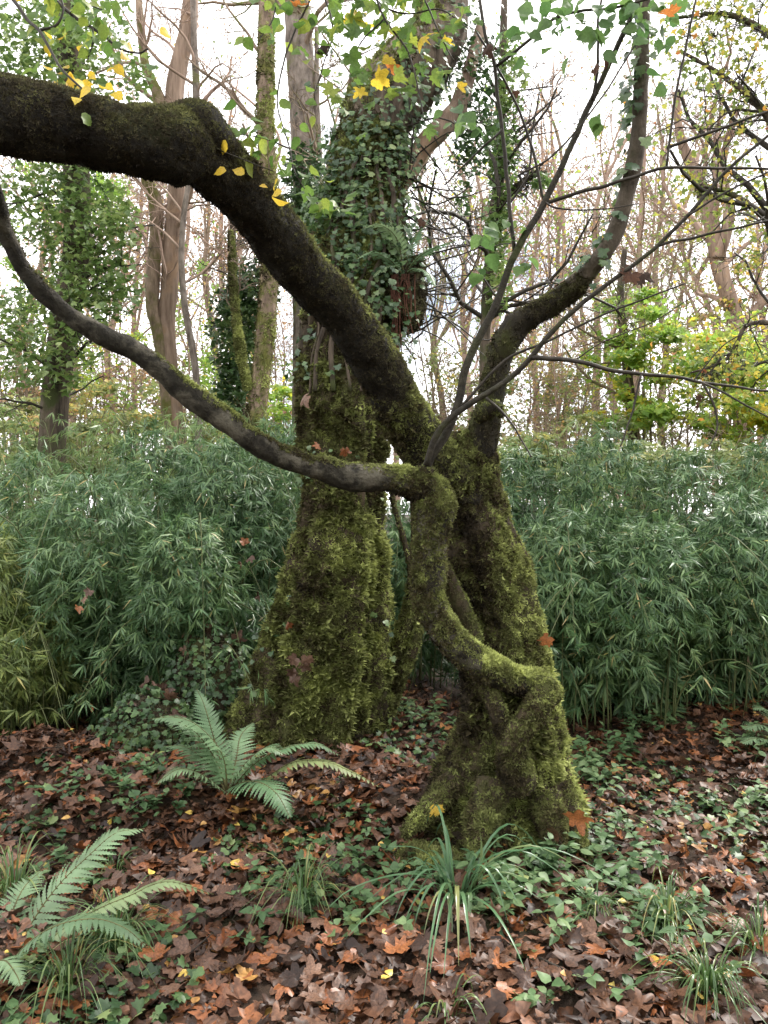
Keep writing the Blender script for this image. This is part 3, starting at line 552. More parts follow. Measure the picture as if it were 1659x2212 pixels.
# ------------------------------------------------------------------ ferns
def frond_mesh(q, wid, rng, npair=26, up=np.array([0, 0, 1.]), start=.12, droop=.25):
    m = 40; q = spline(q, m); T = nrm(np.gradient(q, axis=0)); parts = []; L = np.linalg.norm(np.diff(q, axis=0), axis=1).sum()
    rv, rf = tube(q, np.linspace(.0042, .0012, m), 5)
    for i in range(npair):
        t = start + (1 - start) * (i / npair) ** .95; k = t * (m - 1); a = int(k); fr = k - a; b = min(a + 1, m - 1)
        pos = q[a] * (1 - fr) + q[b] * fr; tg = T[a]; n_ = nrm(up - tg * np.dot(up, tg)); sd_ = np.cross(tg, n_)
        s = (t - start) / (1 - start); ln = wid * 1.45 * (.86 + .2 * rng.random()) * (min(1, (.45 + 2.2 * s)) * (1 - s ** 2.2) + .05)
        for sg in (-1, 1):
            dv = nrm(sd_ * sg * (1 + .1 * rng.normal()) + tg * (.28 + .5 * s) + rng.normal(size=3) * .05); nn = n_; pw = min(L * (1 - start) / npair * .66, .5 * ln)
            K = 8; px = []
            side = nrm(np.cross(dv, nn))
            for j in range(K + 1):
                h = j / K; cen = pos + dv * ln * h - nn * droop * ln * h * h; w_ = pw * (1 - h ** 1.8) * (.9 if j else .65)
                tip = dv * ln / K * .8 - nn * .15 * w_
                px += [cen, cen + side * w_ * .62, cen - side * w_ * .62, cen + side * w_ + tip, cen - side * w_ + tip]
            px = np.array(px); fc = []
            for j in range(K):
                q0, q1 = 5 * j, 5 * j + 5
                fc += [(q0, q1, q1 + 1), (q0, q1 + 1, q0 + 1), (q0, q1 + 2, q1), (q0, q0 + 2, q1 + 2), (q0 + 1, q1 + 1, q0 + 3), (q0 + 2, q0 + 4, q1 + 2)]
            parts.append((px, [np.array(fc)]))
    V, f = cat_mesh(parts); return V, f, rv, rf
def fern(name, base, fronds, label, rng, group='ferns', mat=M_fern, npair=26):
    t = thing(name, base, label, 'fern', group)
    for pts, d0, d1, wpx in fronds:
        q = line3(pts, d0, d1); w_ = wpx / F * (d0 + d1) / 2
        V, f, rv, rf = frond_mesh(q, w_, rng, npair)
        o = obj('frond', V, f, mat, t, sm=False); obj('stalk', rv, rf, M_rachis, o)
    return t
rng = R_(41)
b = P(492, 1712, 3.62)
fern('fern', b, [
    ([(492, 1715), (475, 1640), (455, 1570), (440, 1520), (425, 1488)], 3.62, 3.85, 34),
    ([(492, 1712), (480, 1630), (430, 1570), (380, 1550), (325, 1553)], 3.62, 3.5, 46),
    ([(490, 1712), (470, 1650), (430, 1590), (390, 1562), (345, 1546)], 3.62, 3.66, 40),
    ([(488, 1712), (465, 1668), (430, 1632), (395, 1612), (358, 1612)], 3.62, 3.72, 34),
    ([(488, 1715), (462, 1692), (425, 1668), (385, 1662), (338, 1692)], 3.62, 3.40, 36),
    ([(492, 1715), (520, 1692), (560, 1690), (598, 1715), (628, 1768)], 3.62, 3.30, 46),
    ([(495, 1712), (515, 1670), (548, 1632), (580, 1615), (612, 1628)], 3.62, 3.55, 44),
    ([(496, 1712), (545, 1655), (610, 1618), (680, 1606), (735, 1632)], 3.62, 3.60, 30),
    ([(498, 1714), (560, 1690), (630, 1648), (700, 1645), (760, 1668), (825, 1702)], 3.62, 3.52, 26),
    ([(492, 1714), (510, 1640), (520, 1590), (548, 1560)], 3.62, 3.95, 34)], 'large pale green fern spreading on the leafy bank by the trunk', rng, npair=27)
b = P(-30, 2150, 2.45); b[2] = 0
fern('fern', b, [
    ([(20, 2120), (60, 2010), (120, 1920), (190, 1850), (250, 1800), (312, 1790)], 2.62, 2.95, 58),
    ([(30, 2110), (120, 2020), (200, 1970), (280, 1935), (360, 1905), (462, 1932)], 2.55, 2.7, 38),
    ([(10, 2130), (40, 2060), (110, 2005), (200, 1985), (270, 2005), (318, 2048)], 2.45, 2.35, 46),
    ([(-40, 2140), (-20, 2090), (10, 2075), (35, 2105), (45, 2130)], 2.4, 2.25, 34),
    ([(0, 2080), (20, 1990), (50, 1920), (90, 1880)], 2.7, 3.0, 44)], 'fern arching in from the picture edge above the fine sedge', rng, npair=28)
b = P(1690, 1640, 4.6)
fern('fern', b, [([(1690, 1620), (1670, 1580), (1640, 1565), (1605, 1575)], 4.6, 4.5, 34), ([(1690, 1620), (1665, 1600), (1630, 1595), (1600, 1605)], 4.5, 4.4, 30), ([(1690, 1600), (1670, 1550), (1650, 1530), (1625, 1530)], 4.6, 4.6, 30)], 'pale fern at the frame edge beside the bamboo', rng, npair=18)
b = P(872, 592, 4.58)
tf_ = fern('fern', b, [([(872, 592), (862, 530), (845, 500), (815, 485), (785, 492)], 4.58, 4.4, 22), ([(872, 592), (858, 540), (850, 495), (840, 455)], 4.58, 4.6, 18), ([(874, 592), (905, 555), (940, 535), (985, 520)], 4.58, 4.5, 18), ([(870, 592), (840, 560), (800, 545), (770, 560)], 4.58, 4.35, 20), ([(874, 592), (900, 580), (925, 590), (940, 620)], 4.58, 4.4, 18), ([(874, 590), (890, 530), (905, 500), (930, 470)], 4.58, 4.7, 16), ([(868, 592), (850, 575), (825, 580), (805, 600)], 4.58, 4.4, 16)], 'fern growing high in the crook of the ivy-clad tree', rng, npair=20)
qs = []
for k in range(20):
    x = 868 + rng.normal() * 15; e = 600 + 190 * rng.random() ** .6
    qs.append([P(x, 592, 4.56), P(x + rng.normal() * 5, 592 + (e - 592) * .35, 4.54), P(x + rng.normal() * 6 + 3, 592 + (e - 592) * .7, 4.55), P(x + 6 + rng.normal() * 7, e, 4.56)])
v, f = tubes(np.array(qs), np.full((20, 4), .003) * np.array([1.4, 1.2, 1., .5]), 5); obj('root_fibres', v, f, M_root, tf_, kind='stuff')

# ------------------------------------------------------------------ bamboo
def bamboo(cx, d, r, h, ncul, nspray, label, rng, mat=M_bam, lean=(-.05, -.5), dens=8, leafL=.092, low=.22, tight=.055, shell=True):
    x = (cx - CX) / F * d; z0 = float(G(x, d)); t = thing('bamboo_clump', (x, d, z0), label, 'bamboo', 'bamboo clumps of the thicket')
    n = ncul; a = rng.random(n) * 6.283; rr = r * .5 * np.sqrt(rng.random(n))
    B = np.stack([x + rr * np.cos(a), d + rr * np.sin(a) * .7, np.full(n, z0 - .03)], -1)
    out = np.stack([np.cos(a) * .8 + lean[0] + rng.normal(size=n) * .25, np.sin(a) * .5 + lean[1] + rng.normal(size=n) * .2, 0 * a], -1); H = h * (.35 + .68 * rng.random(n) ** .8); K = 16; s = np.linspace(0, 1, K)
    reach = r * (.7 + 1.0 * rng.random(n)); dr = .35 + .55 * rng.random(n)
    zc = np.where(s < .6, np.sin(s / .6 * np.pi / 2)[None], 1 - dr[:, None] * (np.maximum(s - .6, 0) / .4)[None] ** 1.6)
    Q = B[:, None] + out[:, None] * (reach[:, None] * s ** 1.8)[..., None]; Q[..., 2] += H[:, None] * zc
    for i in range(min(n, 8)):
        v, f = tube(Q[i], np.linspace(.006, .0015, K), 5); obj('culm', v, f, M_culm, t)
    if n > 8:
        v, f = tubes(Q[8:], np.linspace(.006, .0015, K)[None] * np.ones((n - 8, 1)), 4); obj('culms', v, f, M_culm, t, kind='stuff')
    m = nspray; ci = rng.integers(0, n, m); tt = low + (1 - low) * rng.random(m) ** .62; kf_ = tt * (K - 1); k0 = np.minimum(kf_.astype(int), K - 2); fr = (kf_ - k0)[:, None]
    pos = Q[ci, k0] * (1 - fr) + Q[ci, k0 + 1] * fr; o_ = nrm(out[ci] + rng.normal(size=(m, 3)) * .8)
    off = o_ * tight * rng.random((m, 1)) * 2.; off[:, 2] = off[:, 2] * .5 - .8 * np.linalg.norm(off, axis=1) * rng.random(m); pos = pos + off
    if shell:
        # overlapping rounded plumes that hang forward over a hollow foot
        U = np.zeros((m, 3)); nl = 5; la = rng.random(nl) * 6.283; r1 = r * .70; lc = np.stack([x + r1 * 1.0 * np.cos(la), d + .10 + r1 * .35 * np.sin(la), z0 + h * (.22 + .40 * rng.random(nl))], -1); lc[0] = (x, d - .22, z0 + h * .64); lc[1] = (x + r1 * rng.normal() * .4, d - .14, z0 + h * .44)
        lr = np.stack([r1 * (.40 + .28 * rng.random(nl)), r1 * (.40 + .2 * rng.random(nl)), h * (.16 + .12 * rng.random(nl))], -1); lr[0] = (r1 * .85, r1 * .75, h * .34); lr[1] = (r1 * .6, r1 * .6, h * .28)
        k_ = rng.choice(nl, m, p=[.44, .20, .12, .12, .12]); u_ = rdir(m, rng); u_[:, 2] = np.where(u_[:, 2] < -.45, -u_[:, 2], u_[:, 2]); u_[:, 1] = np.where((u_[:, 1] > .2) & (rng.random(m) < .75), -u_[:, 1], u_[:, 1])
        sp = lc[k_] + u_ * lr[k_] * (.80 + .26 * rng.random((m, 1)) + .30 * fbm(u_ * 1.7 + lc[k_], 2., 2, 33)[:, None])
        ish = rng.random(m) < .90; U = np.where(ish[:, None], u_, 0); pos = np.where(ish[:, None], sp, pos); o_ = np.where(ish[:, None], nrm(u_ * [1, 1, .8] + rng.normal(size=(m, 3)) * .35), o_)
    if shell:   # dense dead and shaded foliage inside each plume
        nc = m // 6; kc = rng.choice(nl, nc, p=[.44, .20, .12, .12, .12]); ci = np.r_[ci, rng.integers(0, n, nc)]; pos = np.r_[pos, lc[kc] + [0, .1, -.05] + rdir(nc, rng) * lr[kc] * .6 * rng.random((nc, 1)) ** .4]; o_ = np.r_[o_, rdir(nc, rng)]; U = np.r_[U, np.zeros((nc, 3))]; m += nc
        if h > 1:   # foliage hanging down to the ground
            nb = 360; ci = np.r_[ci, rng.integers(0, n, nb)]; ab = rng.random(nb) * 6.283; qb = np.sqrt(rng.random(nb)); ub = np.stack([np.cos(ab), np.sin(ab), .25 + 0 * ab], -1)
            pos = np.r_[pos, np.stack([x + r * .75 * qb * np.cos(ab), d + .16 + r * .6 * qb * np.sin(ab), z0 + .06 + .42 * h * rng.random(nb)], -1)]; o_ = np.r_[o_, ub]; U = np.r_[U, ub * .8]; m += nb
    if shell and h > 1:   # lowest foliage hangs back under the plumes
        lo = smooth((z0 + .38 * h - pos[:, 2]) / (.38 * h)); pos[:, 1] += .26 * lo
    pos[:, 2] = np.maximum(pos[:, 2], z0 + .05)
    main = nrm(o_ * .8 + np.array([0, -.12, -.75]) + rng.normal(size=(m, 3)) * .22)
    n2 = m * dens; mi = np.repeat(np.arange(m), dens); j = np.tile(np.arange(dens), m)
    sidev = nrm(np.cross(main, rdir(m, rng)))[mi]; fanx = ((j / (dens - 1)) - .5)[:, None] * 2.3
    nup = np.cross(sidev, main[mi]); nup = nup * np.sign(nup[:, 2:3] + 1e-6)
    dy = nrm(main[mi] + sidev * fanx + nup * rng.normal(size=(n2, 1)) * .3 + rng.normal(size=(n2, 3)) * .12); nz = nrm(nup * (.5 if shell else 1.) + (U[mi] * 1.2 if shell else 0.) + rng.normal(size=(n2, 3)) * .28)
    pl = pos[mi] - main[mi] * (.02 * rng.random((n2, 1)))
    rv = np.clip(rng.random(n2) * .5 + .22 * rng.random(n)[ci][mi] + .25 * fbm(pos, 1.8, 2, 9)[mi] + .10 + (rng.random(n2) < .02) * .5, 0, 1)
    V, f, q = scats(BAM, pl, frame(dy, nz), leafL * (.5 + .7 * rng.random(n2)) * (1 + .6 * (shell and 1) * (mi >= nspray)), rv, rng)
    obj('foliage', V, f, mat, t, q, kind='stuff', sm=False)
    return t
rng = R_(51)
CL = [(-20, 5.1, .62, 1.45, 'bamboo clump at the picture edge, yellowing above the leafy mound'), (95, 5.7, .66, 1.95, 'bamboo clump between the edge clump and the ivied trunk'), (235, 5.25, .74, 1.80, 'wide bamboo clump in front of the ivied trunk with stripped bark'), (350, 5.9, .66, 2.1, 'bamboo clump arching behind the long fern'),
      (415, 5.05, .55, 1.35, 'lower bamboo clump just behind the ivy-covered stump'), (500, 5.6, .66, 1.9, 'bamboo clump with brown leaves caught in it'), (620, 6.0, .62, 2.05, 'bamboo clump rising beside the wide mossy trunk'), (885, 6.0, .5, 1.5, 'bamboo showing in the gap between the two big trunks'),
      (1095, 6.0, .62, 2.0, 'bamboo clump directly behind the dark upright stem'), (1185, 5.3, .60, 1.55, 'bamboo clump brushing the mossy base of the leaning tree'), (1275, 5.9, .72, 2.05, 'tall bamboo clump below the slender dark trunk'), (1365, 5.15, .60, 1.40, 'bamboo clump with a yellowed spray on its side'),
      (1455, 5.8, .70, 1.85, 'bamboo clump behind the yellowed spray'), (1560, 5.35, .58, 1.5, 'bamboo clump overhanging a dark hollow'), (1635, 6.0, .70, 1.95, 'bamboo clump above the pale edge fern'), (1725, 5.4, .55, 1.4, 'low bamboo clump beside the pale edge fern'),
      (30, 4.85, .42, .8, 'short bamboo tuft drooping over the leafy mound')]
for cx, d, r, h, lb in CL:
    bamboo(cx, d, r, h, 14 if h > 1 else 10, 1300 if h > 1 else 560, lb, rng, M_bamw if 'yellowing' in lb or 'short' in lb else M_bam, low=.2 if h > 1 else .05)
BK = [(40, 7.2, .7, 2.5, 'thin pale bamboo behind the thicket at the picture edge'), (180, 7.4, .7, 2.65, 'tall sparse bamboo around the foot of the ivied trunk'), (330, 7.2, .7, 2.5, 'thin bamboo at the foot of the twin pale trunks'), (480, 7.6, .7, 2.45, 'pale sparse bamboo between the far trunks'), (600, 7.2, .6, 2.3, 'thin bamboo near the moss-sleeved trunk'), (1180, 7.4, .7, 2.3, 'sparse bamboo behind the leaning tree'), (1330, 7.6, .7, 2.2, 'pale bamboo below the rusty bare saplings'), (1500, 7.4, .7, 2.1, 'pale bamboo mixed with the olive undergrowth')]
for cx, d, r, h, lb in BK:
    bamboo(cx, d, r, h, 26, 620, lb, rng, M_bamy, (0, -.15), 6, .115, .06, .17, False)
# dead leaves caught in the bamboo
ME_lb = {k: meshes_of('fallen_leaf', SYC, m) for k, m in LB.items()}
WH = [(520, 1195, 'close beside the wide mossy trunk'), (690, 965, 'where the looping branch crosses the wide trunk'), (560, 1285, 'just above the ivy-covered stump'), (185, 1290, 'in the middle of the wide clump'), (450, 1360, 'above the large fern'), (1360, 1400, 'low behind the mossy trunk base'), (1245, 1460, 'at the very edge of the leaning trunk'), (1505, 1250, 'over the dark hollow'), (1620, 1430, 'above the pale edge fern'), (1580, 1175, 'high near the frame edge'), (1400, 1100, 'near the top below the slender dark trunk'), (310, 1490, 'low above the ivy hump'), (200, 1520, 'low behind the leafy mound'), (8, 1420, 'at the picture edge')]
CB = [(530, 1175, 4.75), (520, 1215, 4.75), (545, 1200, 4.72), (690, 965, 4.3), (560, 1285, 4.7), (185, 1290, 4.5), (170, 1310, 4.5), (195, 1275, 4.5), (450, 1360, 4.7), (1345, 1390, 5.0), (1375, 1415, 5.0), (1245, 1460, 5.0), (1505, 1250, 5.1), (1620, 1430, 5.1), (1580, 1175, 5.0), (1415, 1150, 5.2), (1350, 1060, 5.4), (310, 1490, 4.6), (200, 1520, 4.5), (8, 1420, 4.5)]
for i, (x, y, d) in enumerate(CB):
    p_ = P(x, y, d)[None]; n_ = nrm(np.array([[rng.normal() * .9, -.4, .6 + rng.normal() * .5]]))
    singles('caught_leaf', ME_lb['mauve' if i % 3 else 'orange'], p_, frame(nrm(rng.normal(size=(1, 3)) + [0, 0, -.8]), n_), .034 + .02 * rng.random(), None, rng, label=('mauve brown' if i % 3 else 'rusty orange') + ' dead leaf caught in the bamboo ' + WH[int(np.argmin([abs(x - w_[0]) + .6 * abs(y - w_[1]) for w_ in WH]))][2], cat='leaf', group='dead leaves caught in the bamboo')

# ------------------------------------------------------------------ mounds
def dome(name, c0, rx, ry, h, mat, label, seed, disp=.06):
    th = np.linspace(0, 2 * np.pi, 48, endpoint=False); ph = np.linspace(0, 1, 16); V = []
    for t_ in ph:
        V.append(np.stack([c0[0] + rx * np.cos(th) * math.cos(t_ * 1.55), c0[1] + ry * np.sin(th) * math.cos(t_ * 1.55), np.full(48, c0[2] - .12 + (h + .12) * math.sin(t_ * 1.55) ** .8)], -1))
    V = np.array(V); V = V + nrm(V - c0) * (disp * fbm(V, 5., 4, seed))[..., None]; V = V.reshape(-1, 3)
    i = np.arange(15)[:, None] * 48; j = np.arange(48)[None]; k = (j + 1) % 48
    return V, [np.stack([i + j, i + k, i + 48 + k, i + 48 + j], -1).reshape(-1, 4)]
rng = R_(61)
for nm, cpx, rx, ry, h, lb, nl in [('ivy_mound', (455, 1640, 4.8), .28, .26, .62, 'old stump smothered in dark ivy behind the fern', 900), ('ivy_mound', (318, 1672, 4.35), .27, .25, .30, 'low ivy-covered hump beside the taller stump', 600)]:
    c0 = P(*cpx); c0[2] = float(G(c0[0], c0[1])); t = thing(nm, c0, lb, 'stump', 'ivy covered humps')
    V, f = dome(nm, c0, rx, ry, h, M_mossbark, lb, 3); o = obj('core', V, f, M_mossbark, t)
    moss_on(V, f, 5000, .02, o, rng, M_mossd, bias=.1)
    ivy_mass(V, f, int(nl * 1.5), .034, t, rng, .07, lambda p, N: (N[:, 1] < .4) * 1., nsingle=80, bias=-.05)
    p_, N_ = sample(V, f, 16, rng, lambda p, N: np.clip(N[:, 2] - .5, 0, 1)); singles('fallen_leaf', ME_lb['mauve'], p_ + [0, 0, .03], frame(rdir(16, rng), nrm(N_ + rdir(16, rng) * .4)), .05 + .03 * rng.random(16), None, rng, label='mauve brown dead leaf lying on the ivy-covered stump', cat='leaf', group='dead leaves on the ivy humps')
c0 = P(930, 1800, 3.22); c0[2] = float(G(c0[0], c0[1])) - .03
t = thing('moss_hump', c0, 'low cushion of dark green moss at the foot of the leaning tree', 'moss'); V, f = dome('x', c0, .22, .16, .13, M_mossbark, '', 9, .04); o = obj('core', V, f, M_mossbark, t)
moss_on(V, f, 9000, .016, o, rng, M_moss, bias=-.08, green=lambda p, N: .2 * N[:, 2], w=lambda p, N: (N[:, 1] < .5) * 1.)

# ------------------------------------------------------------------ fallen leaves
rng = R_(71)
def on_trunk(x, y):
    a = ((x - P(1075, 1800, 3.6)[0]) / .40) ** 2 + ((y - 3.6) / .32) ** 2; b_ = ((x - P(655, 1650, 4.6)[0]) / .44) ** 2 + ((y - 4.6) / .36) ** 2
    return (a < .9) | (b_ < .9)
N0 = 15500
yy = 1.95 + 3.9 * rng.random(N0) ** 1.0; xx = (rng.random(N0) * 2 - 1) * (.56 * yy + .25); keep = ~on_trunk(xx, yy)
xx = np.r_[xx[keep], -1.95 + .34 * rng.normal(size=700), -.55 + .55 * rng.normal(size=900)]; yy = np.r_[yy[keep], 4.05 + .24 * rng.normal(size=700), 3.45 + .16 * rng.normal(size=900)]; keep = ~on_trunk(xx, yy); xx, yy = xx[keep], yy[keep]; n = len(xx)
cover = smooth(.5 + 1.6 * fbm(np.stack([xx, yy, 0 * xx], -1), .9, 3, 77) + .35 * (xx > .35) * (yy > 2.7))
zz = G(xx, yy) + .004 + .055 * rng.random(n) ** 1.6
pos = np.stack([xx, yy, zz], -1); nz = nrm(np.stack([rng.normal(size=n) * .36, rng.normal(size=n) * .36 - .12, np.ones(n)], -1)); nz *= np.where(rng.random((n, 1)) < .4, -1, 1); a = rng.random(n) * 6.283
Mx = frame(np.stack([np.cos(a), np.sin(a), 0 * a], -1), nz); sz = .024 + .046 * rng.random(n) ** 1.1
sz = np.where(rng.random(n) < .22, sz * .55, sz)
score = sz / np.hypot(yy, 1.5) * (zz - G(xx, yy) > .022) * ((np.abs(xx) < .49 * yy) & (yy > 2.3) & (yy < 4.2))
order = np.argsort(-score); top, rest = order[:290], order[290:]
V, f, rv = scats(SYCL + OVAL + [(a_ * [.55, 1., 1.6], b_) for a_, b_ in SYCL[:3]], pos[rest], Mx[rest], sz[rest], np.clip(rng.random(len(rest)) ** .9 + .22 * fbm(pos[rest], 2., 2, 5), 0, 1) * np.where(rng.random(len(rest)) < .985, .95, 1), rng)
obj('leaf_litter', V, f, M_lit, None, rv, kind='stuff', label='thick litter of wet brown maple leaves covering the ground', cat='leaf litter')
kinds = ['brown', 'mauve', 'orange', 'yellow']
LAB = {'brown': 'wet dark brown maple leaf fallen on the leaf litter', 'mauve': 'large mauve brown maple leaf fallen on the leaf litter', 'orange': 'orange brown maple leaf fallen on the leaf litter', 'yellow': 'small bright yellow leaf fallen on the brown litter'}
LM = [((985, 1968), 'beside the woodrush'), ((250, 2060), 'under the arching edge fern'), ((655, 1965), 'by the small sedge tuft'), ((1440, 2010), 'by the wide arching sedge tuft'), ((1530, 2150), 'among curling sedge blades in the bottom corner'), ((1290, 1985), 'by the thin sedge tuft'), ((492, 1790), 'below the large pale fern'), ((700, 2150), 'at the bottom edge, out in the open litter'), ((930, 1850), 'before the moss cushion'), ((1330, 1830), 'near the propped orange leaf'), ((1500, 1760), 'in the ground cover'), ((120, 1760), 'before the leaf-covered mound'), ((1200, 2130), 'at the bottom edge near the long woodrush blade'), ((700, 1780), 'on the bank before the wide trunk'), ((460, 1950), 'between the two ferns'), ((30, 2180), 'in the bottom corner by the fern'), ((850, 2050), 'just before the woodrush'), ((1620, 1950), 'at the frame edge in the ground cover')]
LMX = np.array([(l[0][0], l[0][1]) for l in LM], float)
kk_ = rng.choice(4, len(top), p=[.42, .33, .19, .06])
ME_ly = meshes_of('fallen_leaf', OVA, LB['yellow'])
for i_, ki in zip(top, kk_):
    kn = kinds[ki]; px_ = CX + pos[i_, 0] / pos[i_, 1] * F; py_ = CY + (CAMZ - pos[i_, 2]) / pos[i_, 1] * F
    w_ = LM[int(np.argmin(np.hypot(LMX[:, 0] - px_, (LMX[:, 1] - py_) * 1.4)))][1]
    big = 'large ' if sz[i_] > .06 else 'small ' if sz[i_] < .046 else ''
    lk = {'brown': 'wet dark brown', 'mauve': 'pale mauve brown', 'orange': 'orange brown', 'yellow': 'bright yellow'}[kn]
    singles('fallen_leaf', ME_ly if kn == 'yellow' else ME_lb[kn], pos[i_][None] + [0, 0, .012], Mx[i_][None], sz[i_] * (.5 if kn == 'yellow' else 1.), None, rng, label=(big if kn != 'yellow' else '') + lk + ' leaf ' + w_, cat='leaf', group='single ' + kn + ' leaves lying ' + w_)
ys = np.argsort(-((zz - G(xx, yy)) + .05 * rng.random(n)))[:900]; ys = rng.choice(ys, 130, replace=False)
V, f, rv = scats(OVAL, pos[ys] + [0, 0, .015], Mx[ys], .018 + .02 * rng.random(130), .95 + .05 * rng.random(130), rng); obj('small_yellow_leaves', V, f, M_lit, None, rv, kind='stuff', label='small yellow leaves sprinkled over the brown litter', cat='leaf litter')
for k in range(26):
    d_ = 2.4 + 2.2 * rng.random(); x_ = (rng.random() * 2 - 1) * .48 * d_; a_ = rng.random() * 6.283; L_ = .10 + .25 * rng.random(); z_ = float(G(x_, d_)) + .05
    q_ = spline([(x_, d_, z_), (x_ + math.cos(a_) * L_ * .5, d_ + math.sin(a_) * L_ * .5, z_ + .015 * rng.normal()), (x_ + math.cos(a_ + .3) * L_, d_ + math.sin(a_ + .3) * L_, z_ + .02 * rng.normal())], 8); v, f = tube(q_, np.linspace(.004, .002, 8), 5)
    obj('fallen_twig', v, f, M_twig, None, label=('long' if L_ > .24 else 'short' if L_ < .16 else 'thin') + ' dark twig lying on the litter ' + LM[int(np.argmin(np.hypot(LMX[:, 0] - (CX + x_ / d_ * F), (LMX[:, 1] - (CY + CAMZ / d_ * F)) * 1.4)))][1], cat='twig', group='twigs lying on the litter')
# hand-placed leaves that stand out
def one_leaf(x, y, d, s, kn, label, up=.6, ml=None):
    n_ = nrm(np.array([[rng.normal() * .3, -.7, up]])); singles('fallen_leaf', ml or ME_lb[kn], P(x, y, d)[None], frame(nrm(np.array([[rng.normal() * .6, .2, -.8]])), n_), s, None, rng, label=label, cat='leaf')
one_leaf(1240, 1755, 3.12, .078, 'orange', 'big orange leaf propped against the mossy trunk base', .1)
one_leaf(1190, 1785, 3.14, .06, 'brown', 'dark red-brown leaf next to the big orange leaf', .2)
one_leaf(1185, 1375, 3.4, .05, 'orange', 'orange leaf clinging to the side of the leaning trunk', .1)
one_leaf(942, 1742, 3.22, .045, 'yellow', 'bright yellow leaf lying before the moss cushion', .5)
for i, (x, y) in enumerate([(640, 1420), (655, 1435), (630, 1445), (662, 1418), (640, 1460)]):
    n_ = nrm(np.array([[rng.normal() * .4, -.8, .5]])); singles('fallen_leaf', ME_lb['mauve'], P(x, y, 4.12)[None], frame(nrm(np.array([[rng.normal() * .6, .2, -.8]])), n_), .052, None, rng, label='mauve brown leaf in the clump stuck to the wide mossy trunk', cat='leaf', group='leaf clump stuck on the wide trunk')
one_leaf(625, 1345, 4.2, .04, 'orange', 'rusty leaf stuck above the leaf clump on the wide trunk')
one_leaf(662, 855, 4.35, .062, 'mauve', 'large mauve leaf caught in the ivy near the looping branch')
one_leaf(745, 970, 4.3, .042, 'orange', 'rusty leaf on the wide trunk just above the branch crossing')

# ------------------------------------------------------------------ ground cover
def cover_plants(n, region, rng, hgt=(.08, .2), size=.055, tpl=LANC):
    x, y = region(n, rng); k = ~on_trunk(x, y) & (fbm(np.stack([x, y, 0 * x], -1), 2.2, 3, 88) > -.15); x, y = x[k], y[k]; n = len(x); z = G(x, y); H = hgt[0] + (hgt[1] - hgt[0]) * rng.random(n)
    ln = np.stack([rng.normal(size=n) * .5, rng.normal(size=n) * .4 - .2, np.ones(n)], -1); K = 5; s = np.linspace(0, 1, K)
    Q = np.stack([x, y, z], -1)[:, None] + ln[:, None] * (H[:, None] * s)[..., None]; Q[..., :2] += (ln[:, None, :2] * (H[:, None] * s ** 2)[..., None]) * .6
    st_ = tubes(Q, np.linspace(.0018, .0008, K)[None] * np.ones((n, 1)), 3)
    L = 8; mi = np.repeat(np.arange(n), L); j = np.tile(np.arange(L), n); t_ = .35 + .65 * (j // 2) / (L // 2 - 1) ; kf_ = t_ * (K - 1); k0 = np.minimum(kf_.astype(int), K - 2); fr = (kf_ - k0)[:, None]
    pos = Q[mi, k0] * (1 - fr) + Q[mi, k0 + 1] * fr; az = rng.random(n)[mi] * 6.283 + (j // 2) * 1.57 + (j % 2) * np.pi + rng.normal(size=len(j)) * .3
    dy = nrm(np.stack([np.cos(az), np.sin(az), .15 + rng.normal(size=len(j)) * .25], -1)); nz = nrm(np.stack([rng.normal(size=len(j)) * .25, rng.normal(size=len(j)) * .25 - .1, np.ones(len(j))], -1))
    V, f, rv = scats(tpl, pos, frame(dy, nz), size * (.6 + .7 * rng.random(len(j))), np.clip(.5 + .5 * fbm(pos, 2., 2, 3) + rng.normal(size=len(j)) * .18, 0, 1), rng)
    return cat_mesh([(V, f), st_]) + (np.concatenate([rv, np.full(len(st_[0]), .3)]),)
def reg(rows_):
    def fn(n, rng):
        r = np.array(rows_, float); k = rng.choice(len(r), n, p=r[:, 4] / r[:, 4].sum()); a = rng.random(n) * 6.283; q = np.sqrt(rng.random(n))
        return r[k, 0] + r[k, 2] * q * np.cos(a), r[k, 1] + r[k, 3] * q * np.sin(a)
    return fn
rng = R_(81)
V, f, rv = cover_plants(560, reg([(1.15, 3.3, .75, .7, 3), (1.7, 4.2, .8, .7, 2.4), (.9, 4.7, .6, .5, 1.4), (.75, 2.95, .5, .35, 1.1), (.1, 4.9, .25, .3, .5), (2.1, 5.0, .6, .5, 1.2)]), rng, (.05, .17), .052)
obj('ground_cover', V, f, M_cover, None, rv, kind='stuff', label='leafy bramble and dog mercury spreading over the fallen leaves', cat='ground cover')
V, f, rv = cover_plants(190, reg([(-.1, 3.05, .5, .3, 1.2), (-1.4, 3.4, .5, .4, 1.2), (-1.0, 3.75, .4, .3, .7), (.05, 3.8, .3, .25, .6), (-.3, 2.75, .4, .25, .6), (.3, 3.0, .35, .2, .8), (-1.1, 2.5, .4, .3, .6), (.9, 2.4, .5, .3, .6)]), rng, (.03, .10), .042, OVAL)
obj('low_herbs', V, f, M_cover, None, rv, kind='stuff', label='small green herbs dotted through the fallen leaves', cat='ground cover')
n = 1500; x, y = reg([(1.25, 4.0, .6, .5, 1.4), (-.35, 3.3, .45, .25, 1), (.75, 3.5, .3, .4, .8), (.15, 4.4, .3, .5, .8), (-1.4, 3.7, .5, .4, .8), (1.8, 3.4, .5, .6, 1), (-.95, 2.35, .4, .25, .8)])(n, rng)
pos = np.stack([x, y, G(x, y) + .02 + .05 * rng.random(n)], -1); a = rng.random(n) * 6.283
